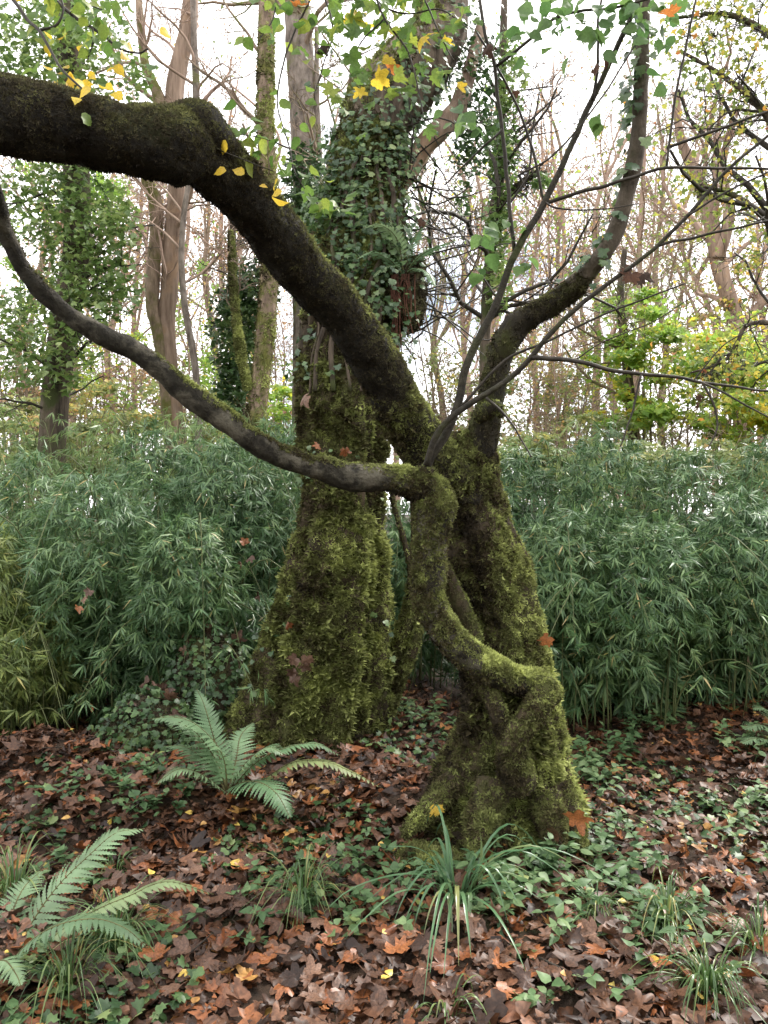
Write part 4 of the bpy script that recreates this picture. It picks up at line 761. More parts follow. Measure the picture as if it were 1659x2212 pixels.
V, f, rv = scats(IVY, pos, frame(np.stack([np.cos(a), np.sin(a), rng.normal(size=n) * .3], -1), nrm(np.stack([rng.normal(size=n) * .35, rng.normal(size=n) * .35 - .2, np.ones(n)], -1))), .028 + .025 * rng.random(n), rng.random(n), rng)
obj('ground_ivy', V, f, M_ivy, None, rv, kind='stuff', label='dark ivy creeping between the fallen leaves', cat='ivy')

# ------------------------------------------------------------------ sedges and grasses
def blade_mesh(q, w, mat):
    m = 14; q = spline(q, m); T = nrm(np.gradient(q, axis=0)); sd_ = nrm(np.cross(T, np.array([0, 0, 1.]) + .01)); n_ = np.cross(sd_, T); t_ = np.linspace(0, 1, m); ww = w * np.clip(np.minimum(.55 + 2 * t_, 1) * (1 - t_ ** 3), .04, 1)
    V = np.concatenate([q - sd_ * ww[:, None] + n_ * ww[:, None] * .35, q, q + sd_ * ww[:, None] + n_ * ww[:, None] * .35]); i = np.arange(m - 1)
    return V, [np.concatenate([np.stack([i, i + m, i + m + 1, i + 1], -1), np.stack([i + m, i + 2 * m, i + 2 * m + 1, i + m + 1], -1)])]
def sedge(px, n, L, w, mat, label, rng, name='sedge_tuft', spread=1., group='grassy tufts', extra=()):
    x, y = px[0], px[1]; d = CAMZ * F / (y - CY); c0 = P(x, y, d); c0[2] = float(G(c0[0], c0[1])); t = thing(name, c0, label, 'sedge', group)
    for k in range(n):
        a = rng.random() * 6.283; h = L * (.5 + .7 * rng.random()); o_ = np.array([math.cos(a), math.sin(a), 0]); b_ = c0 + o_ * .05 * rng.random() * spread; rc = h * (.35 + .7 * rng.random()) * spread; up = h * (.3 + .45 * rng.random())
        q = [b_ - [0, 0, .02], b_ + o_ * rc * .2 + [0, 0, up * .7], b_ + o_ * rc * .55 + [0, 0, up], b_ + o_ * rc * .9 + [0, 0, up * .72], b_ + o_ * rc * 1.15 + [0, 0, up * (.1 + .3 * rng.random())]]
        V, f = blade_mesh(q, w * (.6 + .6 * rng.random()), mat); obj('blade', V, f, mat, t)
    for q in extra:
        V, f = blade_mesh(q, w * 1.15, mat); obj('blade', V, f, mat, t)
    return t
rng = R_(91)
ex = [line3([(985, 1965), (960, 1900), (930, 1850), (890, 1830), (830, 1830)], 2.92, 2.75), line3([(985, 1965), (975, 1870), (966, 1810), (950, 1790)], 2.92, 2.9), line3([(990, 1965), (1010, 1890), (1025, 1850), (1045, 1830)], 2.92, 2.95), line3([(980, 1965), (970, 1930), (975, 2010), (972, 2090)], 2.9, 2.62), line3([(985, 1965), (1015, 1930), (1008, 2020), (1000, 2130)], 2.9, 2.6),
      line3([(980, 1965), (930, 1990), (870, 2060), (840, 2130), (830, 2190)], 2.9, 2.45), line3([(995, 1965), (1060, 1950), (1080, 2010), (1105, 2080), (1112, 2135)], 2.9, 2.55), line3([(990, 1965), (1050, 1910), (1110, 1910), (1180, 1950)], 2.9, 2.8), line3([(980, 1965), (930, 1900), (860, 1890), (760, 1920), (700, 1970)], 2.9, 2.7), line3([(992, 1965), (1035, 1880), (1040, 1840), (1038, 1800)], 2.92, 2.95)]
sedge((985, 1968), 34, .38, .0072, M_strap, 'large strap-leaved woodrush in front of the leaning tree', rng, 'woodrush', 1.45, None, ex)
for px, n_, L_, w_, lb in [((250, 2060), 130, .26, .0028, 'fine sedge tuft under the arching edge fern'), ((150, 2150), 90, .24, .0026, 'sedge tuft in the bottom corner below the fern'), ((655, 1965), 90, .24, .0028, 'small sedge tuft between the fern bank and the woodrush'), ((1440, 2010), 120, .22, .0028, 'wide arching sedge tuft among orange leaves'), ((1290, 1985), 60, .18, .0026, 'thin sedge tuft beside the woodrush'), ((1530, 2150), 110, .22, .0032, 'sedge tuft by the bottom corner with curling blades'), ((1640, 2060), 60, .20, .003, 'sedge tuft cut by the frame edge'), ((30, 1930), 80, .26, .003, 'grassy tuft behind the edge fern'), ((960, 2190), 18, .16, .003, 'few short grass blades at the bottom of the picture'), ((250, 1890), 30, .16, .0024, 'short grass tuft above the arching fern')]:
    sedge(px, n_, L_, w_, M_sedge, lb, rng)

# ------------------------------------------------------------------ overhanging leafy branches
rng = R_(101)
def near_twigs(qs, n, rng, off=.05):
    out = []
    for _ in range(n):
        q = qs[int(rng.integers(len(qs)))]; out.append(q[int(rng.integers(len(q)))] + rng.normal(size=3) * off)
    return np.array(out)
def add_leaves(pos, size, parent, meshes, rng, name='leaf', down=.5):
    n = len(pos); a = rng.random(n) * 6.283; y = np.stack([np.cos(a), np.sin(a) * .6, -down + rng.normal(size=n) * .4], -1); z = nrm(np.stack([rng.normal(size=n) * .5, -.6 + rng.normal(size=n) * .5, .6 + rng.normal(size=n) * .4], -1))
    singles(name, meshes, pos, frame(y, z), size * (.65 + .6 * rng.random(n)), parent, rng)
B1 = thing('overhanging_branch', P(700, -60, 2.7), 'twiggy branch of green and yellow leaves hanging over the ivy-clad tree', 'branch')
qs = [twig(p_, a_, b_, w0, w1, B1) for p_, a_, b_, w0, w1 in [([(690, -40), (640, 60), (605, 160), (600, 230), (625, 320), (640, 380), (690, 440), (740, 450)], 2.75, 2.65, 4, 2), ([(690, -40), (720, 60), (700, 130), (680, 200)], 2.75, 2.7, 4, 2), ([(800, -50), (830, 40), (880, 110), (900, 180), (915, 250)], 2.7, 2.65, 5, 2), ([(830, 40), (780, 90), (760, 140)], 2.7, 2.7, 3, 2), ([(900, -50), (940, 50), (980, 130)], 2.7, 2.65, 4, 2), ([(625, 320), (580, 300), (520, 290)], 2.67, 2.6, 3, 2), ([(600, -40), (590, 40), (560, 90)], 2.75, 2.7, 3, 2), ([(770, -40), (860, 30), (950, 20), (1010, 60)], 2.7, 2.7, 4, 2)]]
add_leaves(near_twigs(qs[2:5] + qs[7:8], 120, rng, .08), .042, B1, ME_mg, rng)
add_leaves(near_twigs(qs[2:5], 14, rng, .07), .046, B1, ME_my, rng)
add_leaves(near_twigs(qs[:2] + qs[5:7], 100, rng, .04), .046, B1, ME_grn, rng)
hang_leaves([(680 + 60 * rng.random(), 430 + 40 * rng.random()) for _ in range(16)] + [(650, 400), (640, 370), (600, 350), (560, 310), (545, 290)], 2.65, .05, B1, ME_grn, rng)
hang_leaves([(487, 363), (527, 377), (558, 402), (600, 385), (588, 428), (610, 412), (490, 268), (485, 302)], 2.5, .042, B1, ME_yel, rng, jit=2)
hang_leaves([(708, 95)], 2.7, .052, B1, ME_dead, rng, 'dead_leaf', 2, 1.5); hang_leaves([(640, 8), (835, 130)], 2.7, .042, B1, ME_or, rng, 'dead_leaf', 4, 1.)
B2 = thing('overhanging_branch', P(60, -60, 2.5), 'overhanging twigs with green and yellow leaves above the thick limb', 'branch')
qs = [twig(p_, a_, b_, w0, w1, B2) for p_, a_, b_, w0, w1 in [([(10, -30), (50, 30), (85, 65), (110, 110), (140, 155), (200, 212), (215, 228)], 2.5, 2.35, 7, 3), ([(80, -40), (150, 30), (200, 60), (255, 100), (300, 115), (320, 105)], 2.6, 2.55, 7, 3), ([(85, 65), (120, 55), (135, 20), (125, -20)], 2.48, 2.5, 5, 3), ([(200, 60), (200, 90), (190, 130)], 2.55, 2.55, 3, 2), ([(150, 30), (180, 10), (220, 20)], 2.58, 2.55, 3, 2)]]
add_leaves(near_twigs(qs, 110, rng, .07), .045, B2, ME_grn, rng); add_leaves(near_twigs(qs[:2], 20, rng, .07), .036, B2, ME_yel, rng)
hang_leaves([(120 + 100 * rng.random(), 150 + 50 * rng.random()) for _ in range(14)], 2.5, .034, B2, ME_yel, rng)

# ------------------------------------------------------------------ trees behind the thicket
def grow(Pn, Rn, m, ratio, ang, upb, rng, K=6, tmin=.3, jit=.25, Ls=None):
    n, k, _ = Pn.shape; Lp = np.linalg.norm(np.diff(Pn, axis=1), axis=2).sum(1) if Ls is None else Ls
    mi = np.repeat(np.arange(n), m); t_ = tmin + (1 - tmin) * rng.random(n * m); kf_ = t_ * (k - 1); k0 = np.minimum(kf_.astype(int), k - 2); fr = (kf_ - k0)[:, None]
    pos = Pn[mi, k0] * (1 - fr) + Pn[mi, k0 + 1] * fr; tg = nrm(Pn[mi, k0 + 1] - Pn[mi, k0]); pr = nrm(np.cross(tg, rdir(n * m, rng)))
    an = ang * (.7 + .6 * rng.random((n * m, 1))); dv = nrm(tg * np.cos(an) + pr * np.sin(an)); L = Lp[mi] * ratio * (.6 + .7 * rng.random(n * m)) * (1.15 - .55 * t_)
    r0 = np.minimum((Rn[mi, k0] * (1 - fr[:, 0]) + Rn[mi, k0 + 1] * fr[:, 0]) * .5, L * .022); Q = [pos]
    for j in range(K - 1):
        Q.append(Q[-1] + dv * (L / (K - 1))[:, None]); dv = nrm(dv + rng.normal(size=dv.shape) * jit + np.array([0, 0, upb]))
    return np.stack(Q, 1), r0[:, None] * np.linspace(1, .35, K)[None]
def far_tree(label, base_px, d, stems, mat, rng, levels=((9, .45, .8, .08), (6, .5, .8, .05), (5, .5, .8, .02)), leaf=None, group='bare trees beyond the thicket', name='bare_tree', twmat=None, tmin=.35, mossy=False):
    """stems: lists of (x, y, width) px rows drawn at distance d"""
    bx = P(base_px[0], base_px[1], d); t = thing(name, (bx[0], d, float(G(bx[0], d))), label, 'tree', group); first = True
    Pa, Ra = [], []
    for st_ in stems:
        r = np.array(st_, float); q = spline(np.c_[np.array([P(a, b_, d + .03 * i) for i, (a, b_, w_) in enumerate(st_)]), r[:, 2] / 2 / F * d], 40)
        if first: q[0, 2] = min(q[0, 2], bx[2])
        v, f = tube(q[:, :3], q[:, 3], 14, q[:, 3].max() * .14, 5. / max(q[:, 3].max() * 6, .3), len(Pa)); obj('trunk' if first else 'limb', v, f, mat[len(Pa) % len(mat)] if isinstance(mat, list) else mat, t); first = False
        if mossy: moss_on(v, f, 5000, .03, t.children[-1] if t.children else t, rng, bias=.16, green=lambda p, N: .25 * N[:, 0] + .5 * fbm(p, 1.2, 2, 90), w=lambda p, N: (N[:, 1] < .4) * np.clip(.5 + 1.4 * fbm(p, 1.5, 3, 91), .05, 1))
        Pa.append(q[::4, :3]); Ra.append(q[::4, 3])
    Pn, Rn = np.array(Pa), np.array(Ra); parts = []
    for (m, ra, an, ub) in levels:
        Pn, Rn = grow(Pn, Rn, m, ra, an, ub, rng, K=7 if not parts else 5 if len(parts) == 1 else 4, tmin=tmin); Rn = np.maximum(Rn, .0011 * d / 3.); parts.append(tubes(Pn, Rn, 5 if len(parts) == 0 else 3)); tmin = .2
    V, f = cat_mesh(parts); obj('twigs', V, f, twmat or mat, t, kind='stuff')
    if leaf:
        n_, sz_, lm, tpl, bias, spr = (leaf + (.05,))[:6]; ends = Pn.reshape(-1, 3); k = rng.integers(0, len(ends), n_); p_ = ends[k] + rng.normal(size=(n_, 3)) * spr * d / 8
        y = nrm(rng.normal(size=(n_, 3)) + [0, 0, -.5]); z = nrm(rng.normal(size=(n_, 3)) * .7 + [0, -.4, .7])
        V, f, rv = scats(tpl, p_, frame(y, z), sz_ * (.6 + .8 * rng.random(n_)), np.clip(.5 + bias + .5 * fbm(p_, 1.2, 2, 7) + rng.normal(size=n_) * .2, 0, 1), rng); obj('leaves', V, f, lm, t, rv, kind='stuff')
    return t
rng = R_(111)
# ivied trunk with stripped bark
t = far_tree('ivy-covered trunk with stripped pale bark patches beyond the bamboo', (110, 1050), 8., [[(108, 1180, 62), (112, 1000, 58), (120, 850, 58), (140, 700, 60), (165, 560, 60), (168, 440, 56), (160, 300, 54), (150, 150, 50), (150, 0, 46), (150, -200, 40)]], M_ivybark, rng, ((16, .18, 1.2, -.02), (5, .5, .8, 0), (3, .5, .8, 0)), None, 'ivied trees beyond the thicket', 'ivied_tree', M_twig, .15)
leaf_cloud('ivy', [(165, 300, 110, 170, 7.9, .6, 2), (190, 500, 120, 120, 7.8, .6, 1.7), (70, 450, 90, 120, 7.9, .6, 1.1), (150, 640, 130, 90, 7.8, .6, 1.3), (110, 770, 110, 90, 7.8, .5, 1.0), (250, 620, 60, 80, 7.8, .5, .5), (60, 130, 140, 160, 8.2, .8, 2.6), (170, 60, 120, 120, 8.1, .8, 1.6), (290, 160, 50, 70, 8.0, .4, .3), (30, 700, 60, 120, 7.9, .5, .5), (250, 480, 60, 60, 7.8, .4, .5)], 6000, .065, FARM, M_ivyfar, t, rng)
# twin pale trunks
far_tree('twin pale trunks, one bare and one mossy, beyond the bamboo', (380, 1050), 9., [[(392, 1180, 34), (382, 960, 34), (376, 854, 34), (362, 782, 42), (357, 728, 44), (358, 685, 40), (366, 620, 36), (369, 548, 38), (383, 418, 40), (382, 350, 40), (376, 260, 40), (378, 190, 40), (392, 120, 38), (408, 50, 36), (414, -60, 30)], [(372, 960, 26), (345, 740, 26), (330, 674, 27), (329, 631, 32), (332, 566, 29), (338, 505, 28), (336, 433, 30), (318, 390, 26), (322, 300, 26), (345, 225, 28), (330, 180, 22), (312, 130, 20), (300, 0, 16)]], [M_pale, M_palemoss], rng, ((7, .3, .8, .1), (6, .5, .8, .05), (5, .5, .8, .02)), None, 'bare trees beyond the thicket', 'bare_tree', M_far)
far_tree('moss-sleeved upright trunk showing above and below the limb', (560, 1050), 8.2, [[(548, 1160, 44), (552, 960, 42), (556, 880, 42), (570, 760, 42), (578, 660, 42), (582, 560, 40), (580, 420, 40), (574, 280, 38), (574, 150, 38), (576, 0, 36), (578, -200, 32)], [(536, 840, 14), (525, 780, 16), (512, 710, 16), (505, 620, 14), (498, 500, 10)]], M_palemoss, rng, ((6, .25, .9, .05), (5, .5, .8, .02), (4, .5, .8, 0)), None, 'bare trees beyond the thicket', 'mossy_tree', M_far2, mossy=True)
t = far_tree('grey lichened trunk with a moss collar beside the ivy-clad tree', (650, 1050), 9.2, [[(660, 1150, 62), (662, 800, 62), (664, 500, 60), (660, 350, 60), (656, 250, 60), (648, 120, 60), (640, 0, 58), (632, -200, 50)], [(690, 500, 14), (690, 350, 13), (685, 220, 12), (684, 60, 10)]], M_greymoss, rng, ((10, .3, 1.0, .05), (6, .5, .8, .02), (5, .5, .8, 0)), None, 'bare trees beyond the thicket', 'bare_tree', M_far2)
leaf_cloud('ivy', [(650, 420, 45, 120, 9.0, .4, 1)], 700, .07, FARM, M_ivy, t, rng)
t = far_tree('dark ivy bush on a slim trunk behind the looping branch', (510, 1050), 9.5, [[(520, 1150, 22), (522, 900, 20), (516, 700, 18), (505, 560, 16), (500, 450, 14)]], M_ivybark, rng, ((10, .2, 1., .0), (4, .5, .8, 0), (3, .5, .8, 0)), None, 'ivied trees beyond the thicket', 'ivied_tree', M_twig)
leaf_cloud('ivy', [(510, 720, 60, 130, 9.4, .5, 2), (545, 640, 60, 90, 9.3, .5, 1), (500, 840, 40, 80, 9.4, .4, .7), (610, 560, 40, 60, 9.2, .4, .6)], 3000, .07, FARM, M_ivy, t, rng)
far_tree('slim lichened sapling beside the twin pale trunks', (430, 1050), 8.6, [[(432, 1150, 16), (428, 900, 15), (420, 780, 15), (402, 680, 14), (392, 560, 13), (400, 440, 12), (420, 330, 10), (424, 200, 16), (420, 100, 14), (415, -50, 12)]], M_greymoss, rng, ((9, .3, .8, .02), (6, .5, .8, 0), (4, .5, .8, 0)), None, 'bare trees beyond the thicket', 'bare_tree', M_far)
t = far_tree('slim ivied trunk behind the upright stem, twigs against the sky', (1050, 1050), 8., [[(1045, 1180, 24), (1050, 950, 22), (1046, 800, 22), (1052, 640, 24), (1066, 480, 26), (1078, 380, 24), (1082, 280, 20), (1085, 150, 18), (1090, 0, 15)], [(1066, 450, 20), (1095, 420, 16), (1140, 385, 12), (1180, 370, 8)]], M_ivybark, rng, ((16, .3, 1.0, .0), (8, .5, .9, 0), (5, .5, .9, 0)), None, 'ivied trees beyond the thicket', 'ivied_tree', M_twig)
leaf_cloud('ivy', [(1085, 330, 35, 120, 8., .3, 1.2), (1075, 480, 30, 70, 8., .3, .7), (1075, 600, 35, 80, 8., .3, .5), (1100, 160, 40, 100, 8., .3, .6), (1170, 390, 25, 20, 8., .2, .2)], 1500, .06, FARM, M_ivyfar, t, rng)
t = far_tree('slender dark trunk standing in the yellow-green shrubs', (1370, 1050), 10., [[(1362, 1130, 26), (1368, 960, 24), (1362, 880, 22), (1352, 760, 20), (1340, 640, 16), (1350, 540, 12)]], M_ivybark, rng, ((9, .35, .9, .05), (6, .5, .9, 0), (4, .5, .9, 0)), None, 'bare trees beyond the thicket', 'bare_tree', M_far2)
far_tree('tall tan tree with crooked limbs behind the yellow shrub', (1590, 1050), 13., [[(1610, 1150, 40), (1600, 800, 38), (1588, 690, 36), (1560, 600, 34), (1548, 540, 36), (1530, 450, 32), (1500, 370, 26), (1470, 300, 20), (1460, 200, 16)], [(1552, 560, 26), (1575, 460, 24), (1560, 360, 18), (1590, 240, 14)], [(1592, 720, 22), (1640, 660, 18), (1690, 620, 14)]], M_pale, rng, ((9, .4, .8, .1), (7, .5, .8, .05), (6, .5, .8, .02)), None, 'bare trees beyond the thicket', 'bare_tree', M_far)
# autumn maple at the upper corner
t = far_tree('autumn maple with orange and green leaves against the sky', (1720, 1050), 7.2, [[(1735, 1150, 60), (1722, 800, 56), (1712, 550, 52), (1706, 350, 48), (1710, 100, 42), (1720, -200, 36)], [(1712, 560, 20), (1650, 470, 14), (1580, 420, 10), (1500, 400, 6)], [(1708, 350, 20), (1650, 240, 16), (1570, 170, 11), (1470, 110, 6)], [(1715, 120, 20), (1640, 60, 14), (1560, 30, 10), (1450, 40, 6)], [(1715, 700, 14), (1620, 700, 9), (1592, 740, 8), (1560, 782, 6), (1490, 806, 4)]], M_ivybark, rng, ((12, .34, .9, .0), (6, .55, .9, -.03), (4, .55, .9, -.05)), (2600, .046, M_autumn, FARM, -.1, .25), 'leafy trees beyond the thicket', 'maple_tree', M_twig, .2)
# yellow-green shrub and its neighbours
def shrub(label, base, d, clouds, n, size, mat, rng, tpl=FARL, name='shrub', bias=0.):
    b_ = P(base[0], base[1], d); t = thing(name, (b_[0], d, float(G(b_[0], d))), label, 'shrub', 'shrubs behind the bamboo')
    Pn = []; 
    for k in range(7):
        a = np.array([b_[0] + rng.normal() * .15, d + rng.normal() * .15, 0.]); c1 = cloud(1, clouds, rng)[0]; Pn.append(spline([a, a + [(c1[0] - a[0]) * .3, 0, (c1[2]) * .5], c1], 11))
    Pn = np.array(Pn); Rn = np.linspace(.03, .008, 11)[None] * np.ones((7, 1))
    for q, r_ in zip(Pn, Rn): v, f = tube(q, r_, 7); obj('stem', v, f, M_far2, t)
    parts = []; A, B_ = Pn, Rn
    for m, ra in ((5, .45), (4, .5)): A, B_ = grow(A, B_, m, ra, .8, 0., rng, K=4); B_ = np.maximum(B_, .0010 * d / 3); parts.append(tubes(A, B_, 3))
    V, f = cat_mesh(parts); obj('twigs', V, f, M_far2, t, kind='stuff')
    sub = []
    for (x_, y_, rx_, ry_, d_, dz_, w_) in clouds:
        for _ in range(9):
            u_ = rdir(1, rng)[0]; sub.append((x_ + u_[0] * rx_ * .85, y_ + u_[2] * ry_ * .85, rx_ * (.18 + .25 * rng.random()), ry_ * (.10 + .2 * rng.random()), d_ + u_[1] * dz_, dz_ * .4, w_ * (.4 + rng.random())))
        sub.append((x_, y_, rx_ * 1.15, ry_ * 1.15, d_, dz_, w_ * 1.6))
    leaf_cloud('foliage', sub, n, size, tpl, mat, t, rng, .2, bias, 1.1)
    return t
shrub('yellow-green maple shrub glowing behind the bamboo', (1400, 1100), 10., [(1380, 690, 85, 70, 10, .8, 1.3), (1450, 770, 130, 90, 10, .8, 2), (1330, 790, 70, 80, 10, .6, .7), (1500, 870, 150, 80, 9.8, .8, 1.6), (1350, 900, 80, 60, 9.8, .6, .6)], 5600, .074, M_lime, rng, FARM, bias=.12)
shrub('bright lime shrub at the frame edge with yellow tips', (1640, 1100), 9.6, [(1600, 750, 90, 80, 9.6, .8, 1.4), (1660, 840, 90, 90, 9.5, .8, 1.6), (1580, 890, 100, 60, 9.4, .8, 1.3), (1660, 950, 80, 50, 9.3, .6, .8)], 4400, .076, M_lime, rng, FARM, bias=.12)
shrub('olive undergrowth mound topping the bamboo hedge', (1500, 1150), 7.6, [(1400, 985, 110, 32, 7.6, .6, 1), (1540, 990, 130, 40, 7.4, .6, 1.3), (1660, 1010, 80, 40, 7.3, .5, 1)], 2600, .06, M_olive, rng)
shrub('pale olive scrub under the rusty bare saplings', (1200, 1150), 9., [(1180, 950, 90, 35, 9, .6, 1), (1280, 930, 90, 40, 9, .6, 1)], 1300, .06, M_olive, rng)
shrub('yellowish scrub seen between the far trunks', (300, 1150), 11., [(260, 880, 110, 70, 11, 1., 1.2), (420, 900, 110, 60, 11, 1, 1), (120, 900, 110, 60, 11, 1, .8)], 3000, .075, M_olive, rng, bias=.08)
shrub('yellow-leaved scrub behind the moss-sleeved trunk', (620, 1150), 11., [(610, 880, 60, 60, 11, .8, 1), (560, 940, 90, 40, 11, .8, .7)], 1300, .075, M_lime, rng, bias=.12)
shrub('green scrub under the ivied trunk', (60, 1150), 10., [(40, 930, 90, 70, 10, .8, 1), (170, 950, 90, 50, 10, .8, .8)], 1800, .07, M_ivyfar, rng)
# rusty far wood
FW = [(60, 16, 20, 'far bare tree behind the ivied trunk'), (235, 17, 17, 'far rusty tree between the ivied trunk and the twin trunks'), (300, 24, 14, 'slender far tree next to the twin pale trunks'), (455, 19, 16, 'far bare tree seen under the arch of the limb'), (490, 27, 15, 'remote bare tree in the gap under the limb'), (720, 18, 16, 'far bare tree hidden mostly by the ivy-clad tree'), (930, 15, 15, 'far twiggy tree between the ivy-clad tree and the stem'), (1010, 22, 16, 'remote twiggy tree behind the slim ivied trunk'), (1150, 17, 16, 'far pinkish tree behind the crossing shoots'), (1225, 24, 16, 'remote pinkish tree in the bright gap'), (1290, 16, 20, 'far ivy-speckled tree below the bending stem'), (1335, 26, 14, 'remote bare tree above the yellow-green shrub'), (1440, 20, 18, 'far bare tree behind the maple twigs'), (1650, 19, 18, 'far tree at the frame edge behind the maple')]
for k, (x, d, w_, lb) in enumerate(FW):
    hh = 480 - 6 * d + 90 * rng.random(); r_ = rng.normal(size=6) * 14
    st1 = [(x, 1150, w_), (x + r_[0], 900, w_ * .9), (x + r_[1], 750, w_ * .8), (x + r_[2] * 1.5, 600, w_ * .62), (x + r_[3] * 2.2, hh, w_ * .45), (x + r_[4] * 3, hh - 160, w_ * .25)]
    far_tree(lb, (x, 1130), float(d), [st1, [(x + r_[1], 760, w_ * .5), (x + r_[5] * 3, 600, w_ * .4), (x + r_[5] * 5, 450, w_ * .25)]], M_far if k % 3 else M_far2, rng, ((10, .34, .75, .08), (6, .5, .8, .05), (4, .55, .8, .02)), (500, .085, M_pinkleaf, FARL, 0) if k in (0, 1, 3, 4, 8, 9) else ((260, .085, M_autumn, FARL, .1) if k in (10, 12, 13) else None), 'far trees of the wood')

# twiggy thickets that close the view above the hedge
TK = [(60, 12., 'rusty twig thicket behind the ivied trunk'), (220, 13., 'rusty twig thicket between the ivied and twin trunks'), (420, 12.5, 'twig thicket behind the looping branch'), (620, 13., 'twig thicket behind the moss-sleeved trunk'), (940, 12., 'twig thicket between the ivy-clad tree and the stem'), (1120, 12.5, 'pinkish twig thicket behind the upright stem'), (1230, 11.5, 'pinkish twig thicket beside the yellow-green shrub'), (1340, 13., 'twig thicket above the yellow-green shrub'), (1480, 14., 'twig thicket behind the lime shrub'), (1630, 13., 'twig thicket at the frame edge behind the maple')]
for k, (x, d, lb) in enumerate(TK):
    sts = []
    for j in range(6 if k < 5 else 3):
        x0 = x + rng.normal() * 28; x1 = x0 + rng.normal() * 45; tp = 640 + 130 * rng.random() - (160 if j < 2 else 0)
        sts.append([(x0, 1140, 5), (x0 + (x1 - x0) * .35, 950, 4), (x0 + (x1 - x0) * .8 + rng.normal() * 12, (950 + tp) / 2, 3), (x1 + rng.normal() * 20, tp, 2)])
    far_tree(lb, (x, 1130), d, sts, M_far if k % 4 else M_far2, rng, ((7, .38, .7, .05), (5, .55, .8, .02), (3, .6, .8, .0)), (900, .055, (M_pinkleaf, M_olive, M_lime)[k % 3], FARL, .05, .3), 'twiggy thickets above the hedge', 'bare_thicket', None, .15)
shrub('green and yellow scrub closing the gap behind the sparse bamboo', (1200, 1150), 14., [(1130, 900, 120, 70, 14, 1., 1), (1260, 890, 120, 70, 14, 1., 1), (1400, 930, 120, 50, 14, 1, .7), (950, 900, 90, 70, 14, 1, .8)], 3200, .085, M_olive, rng, bias=.05)
shrub('rust-tinted scrub far behind the twin trunks', (420, 1150), 15., [(450, 880, 120, 80, 15, 1., 1), (300, 860, 110, 80, 15, 1., 1), (140, 880, 110, 80, 15, 1, .9), (30, 900, 90, 80, 15, 1, .7), (640, 900, 90, 60, 15, 1, .6)], 4200, .09, M_pinkleaf, rng, bias=.05)
# unseen leaf mass added behind the camera to darken the sides facing it
n = 4500; p = np.stack([rng.normal(size=n) * 6.5, -6.5 - 4 * rng.random(n) ** 1.5, 6.5 * rng.random(n)], -1); p[:, 1] -= .08 * p[:, 0] ** 2
V, f, rv = scats(FARL, p, frame(nrm(rng.normal(size=(n, 3))), nrm(rng.normal(size=(n, 3)) + [0, .3, .6])), .28 + .3 * rng.random(n), rng.random(n), rng)
obj('woodland', V, f, M_ivyfar, None, rv, kind='stuff', label='unseen mass of leaves added behind the camera to block sky light', cat='woodland')

shrub('pale green scrub showing above the bamboo behind the ivied trunk', (150, 1150), 9., [(60, 960, 110, 70, 9, .7, 1), (220, 960, 110, 70, 9, .7, 1), (380, 970, 110, 65, 9, .7, 1)], 4200, .06, M_olive, rng, bias=-.05)
shrub('leafy scrub between the moss-sleeved trunk and the wide trunk', (560, 1150), 9., [(520, 980, 100, 60, 9, .7, 1), (640, 985, 80, 60, 9, .7, 1)], 2200, .06, M_olive, rng, bias=-.05)
shrub('bramble bank topping the hedge behind the leaning tree', (1200, 1150), 8.4, [(1120, 1000, 90, 50, 8.4, .6, 1), (1240, 995, 90, 50, 8.4, .6, 1), (1350, 990, 80, 45, 8.4, .6, .8), (930, 1000, 90, 70, 8.4, .6, .9)], 3600, .058, M_olive, rng, bias=-.04)

# leafy middle distance
shrub('tall yellow-green hazel seen between the ivied and twin trunks', (250, 1150), 12., [(250, 800, 90, 120, 12, .8, 1), (200, 900, 110, 80, 12, .8, 1), (420, 850, 70, 110, 12, .8, .8), (300, 930, 110, 50, 12, .8, .8)], 3600, .066, M_lime, rng, bias=-.06)
shrub('leafy elder between the slim ivied trunk and the yellow-green shrub', (1200, 1150), 12., [(1150, 880, 90, 100, 12, .8, 1), (1250, 860, 80, 110, 12, .8, 1), (960, 860, 60, 120, 12, .8, .6)], 2600, .06, M_olive, rng, bias=-.02)
shrub('pale green tree crown behind the ivied trunk', (40, 1150), 13., [(40, 650, 110, 120, 13, 1., 1), (110, 420, 140, 130, 13, 1., 1), (60, 820, 110, 90, 13, 1., .8), (270, 350, 80, 110, 13, 1., .4)], 4000, .07, M_lime, rng, bias=-.12)
shrub('golden-leaved maple crown beyond the lime shrub', (1600, 1150), 14., [(1620, 640, 80, 80, 14, 1., 1), (1520, 740, 70, 70, 14, 1., .6), (1640, 480, 50, 100, 14, 1., .5)], 1700, .07, M_autumn, rng, FARM, bias=0.)

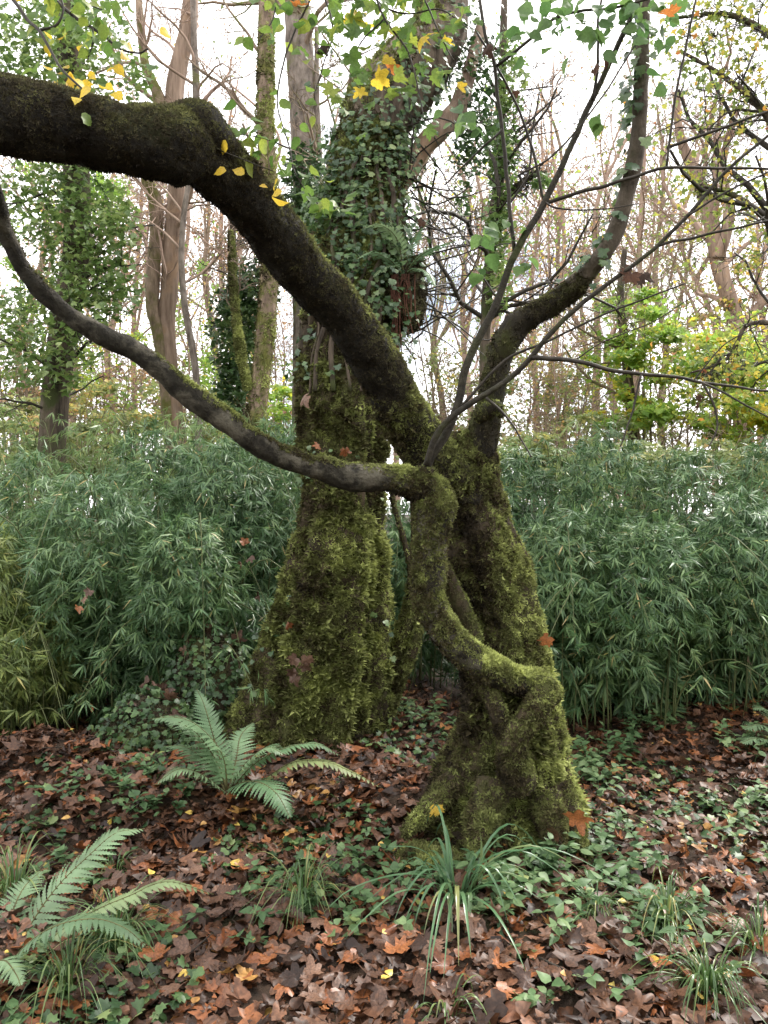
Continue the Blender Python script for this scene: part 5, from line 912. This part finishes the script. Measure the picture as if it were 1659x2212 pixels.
FW2 = [(150, 21, 15, 'far leafy birch behind the ivied trunk foliage'), (390, 22, 14, 'far twiggy tree directly behind the twin pale trunks'), (540, 16, 13, 'far twiggy tree beside the moss-sleeved trunk'), (860, 20, 14, 'far tree glimpsed beside the fern crook'), (1075, 15, 13, 'far twiggy tree behind the bending stem'), (1190, 21, 14, 'far twiggy tree between the crossing shoots'), (1390, 15, 15, 'far ivied tree above the yellow-green shrub'), (1545, 24, 15, 'remote tree behind the tall tan tree')]
for k, (x, d, w_, lb) in enumerate(FW2):
    r_ = rng.normal(size=6) * 16; st1 = [(x, 1150, w_), (x + r_[0], 900, w_ * .9), (x + r_[1], 700, w_ * .75), (x + r_[2] * 1.8, 500, w_ * .6), (x + r_[3] * 2.4, 300, w_ * .4), (x + r_[4] * 3, 120, w_ * .2)]
    far_tree(lb, (x, 1130), float(d), [st1, [(x + r_[1], 760, w_ * .5), (x + r_[5] * 3, 560, w_ * .4), (x + r_[5] * 5, 380, w_ * .25)]], M_far, rng, ((12, .36, .75, .06), (6, .5, .8, .04), (4, .55, .8, .02)), (1100, .075, (M_lime, M_pinkleaf, M_olive, M_autumn)[k % 4], FARL, -.05, .3), 'far trees of the wood')
shrub('soft green crown filling the gap beside the moss-sleeved trunk', (460, 1150), 14., [(470, 800, 80, 110, 14, 1., 1), (420, 650, 60, 90, 14, 1., .5), (540, 700, 60, 110, 14, 1., .6), (620, 820, 60, 90, 14, 1, .6)], 3000, .068, M_lime, rng, bias=-.1)
shrub('yellowing crown behind the bending stem and crossing shoots', (1250, 1150), 15., [(1180, 780, 90, 100, 15, 1., 1), (1270, 700, 80, 110, 15, 1., .8), (1000, 760, 70, 110, 15, 1., .6), (1420, 620, 90, 100, 15, 1., .6)], 2600, .07, M_olive, rng, bias=.05)

for sg, lb in ((-1, 'woodland edge continuing beyond the ivied trunk'), (1, 'woodland edge continuing beyond the maple')):
    n = 3500; an = np.radians(30 + 45 * rng.random(n)) * sg; dd = 9.5 + 5 * rng.random(n); p = np.stack([np.sin(an) * dd, np.cos(an) * dd, 5.5 * rng.random(n) ** 1.3], -1)
    V, f, rv = scats(FARL, p, frame(nrm(rng.normal(size=(n, 3))), nrm(rng.normal(size=(n, 3)) + [0, -.3, .6])), .09 + .10 * rng.random(n), np.clip(.4 + .6 * fbm(p, .5, 3, 6) + .2 * rng.normal(size=n), 0, 1), rng); obj('woodland', V, f, M_olive, None, rv, kind='stuff', label=lb, cat='woodland')

shrub('dense bramble bank closing the hedge top below the lime shrub', (1400, 1150), 8.6, [(1150, 1020, 100, 50, 8.6, .5, 1), (1290, 1015, 100, 50, 8.6, .5, 1), (1430, 1015, 100, 50, 8.6, .5, 1), (1570, 1020, 110, 50, 8.6, .5, 1), (1690, 1030, 80, 50, 8.6, .5, .8)], 6500, .075, M_olive, rng, bias=-.08)
shrub('dense scrub closing the hedge top below the twin trunks', (300, 1150), 9.2, [(60, 1010, 110, 50, 9.2, .5, 1), (220, 1010, 110, 50, 9.2, .5, 1), (380, 1015, 110, 50, 9.2, .5, 1), (540, 1015, 100, 50, 9.2, .5, 1), (640, 1020, 60, 60, 9.2, .5, .6)], 5200, .075, M_olive, rng, bias=-.1)
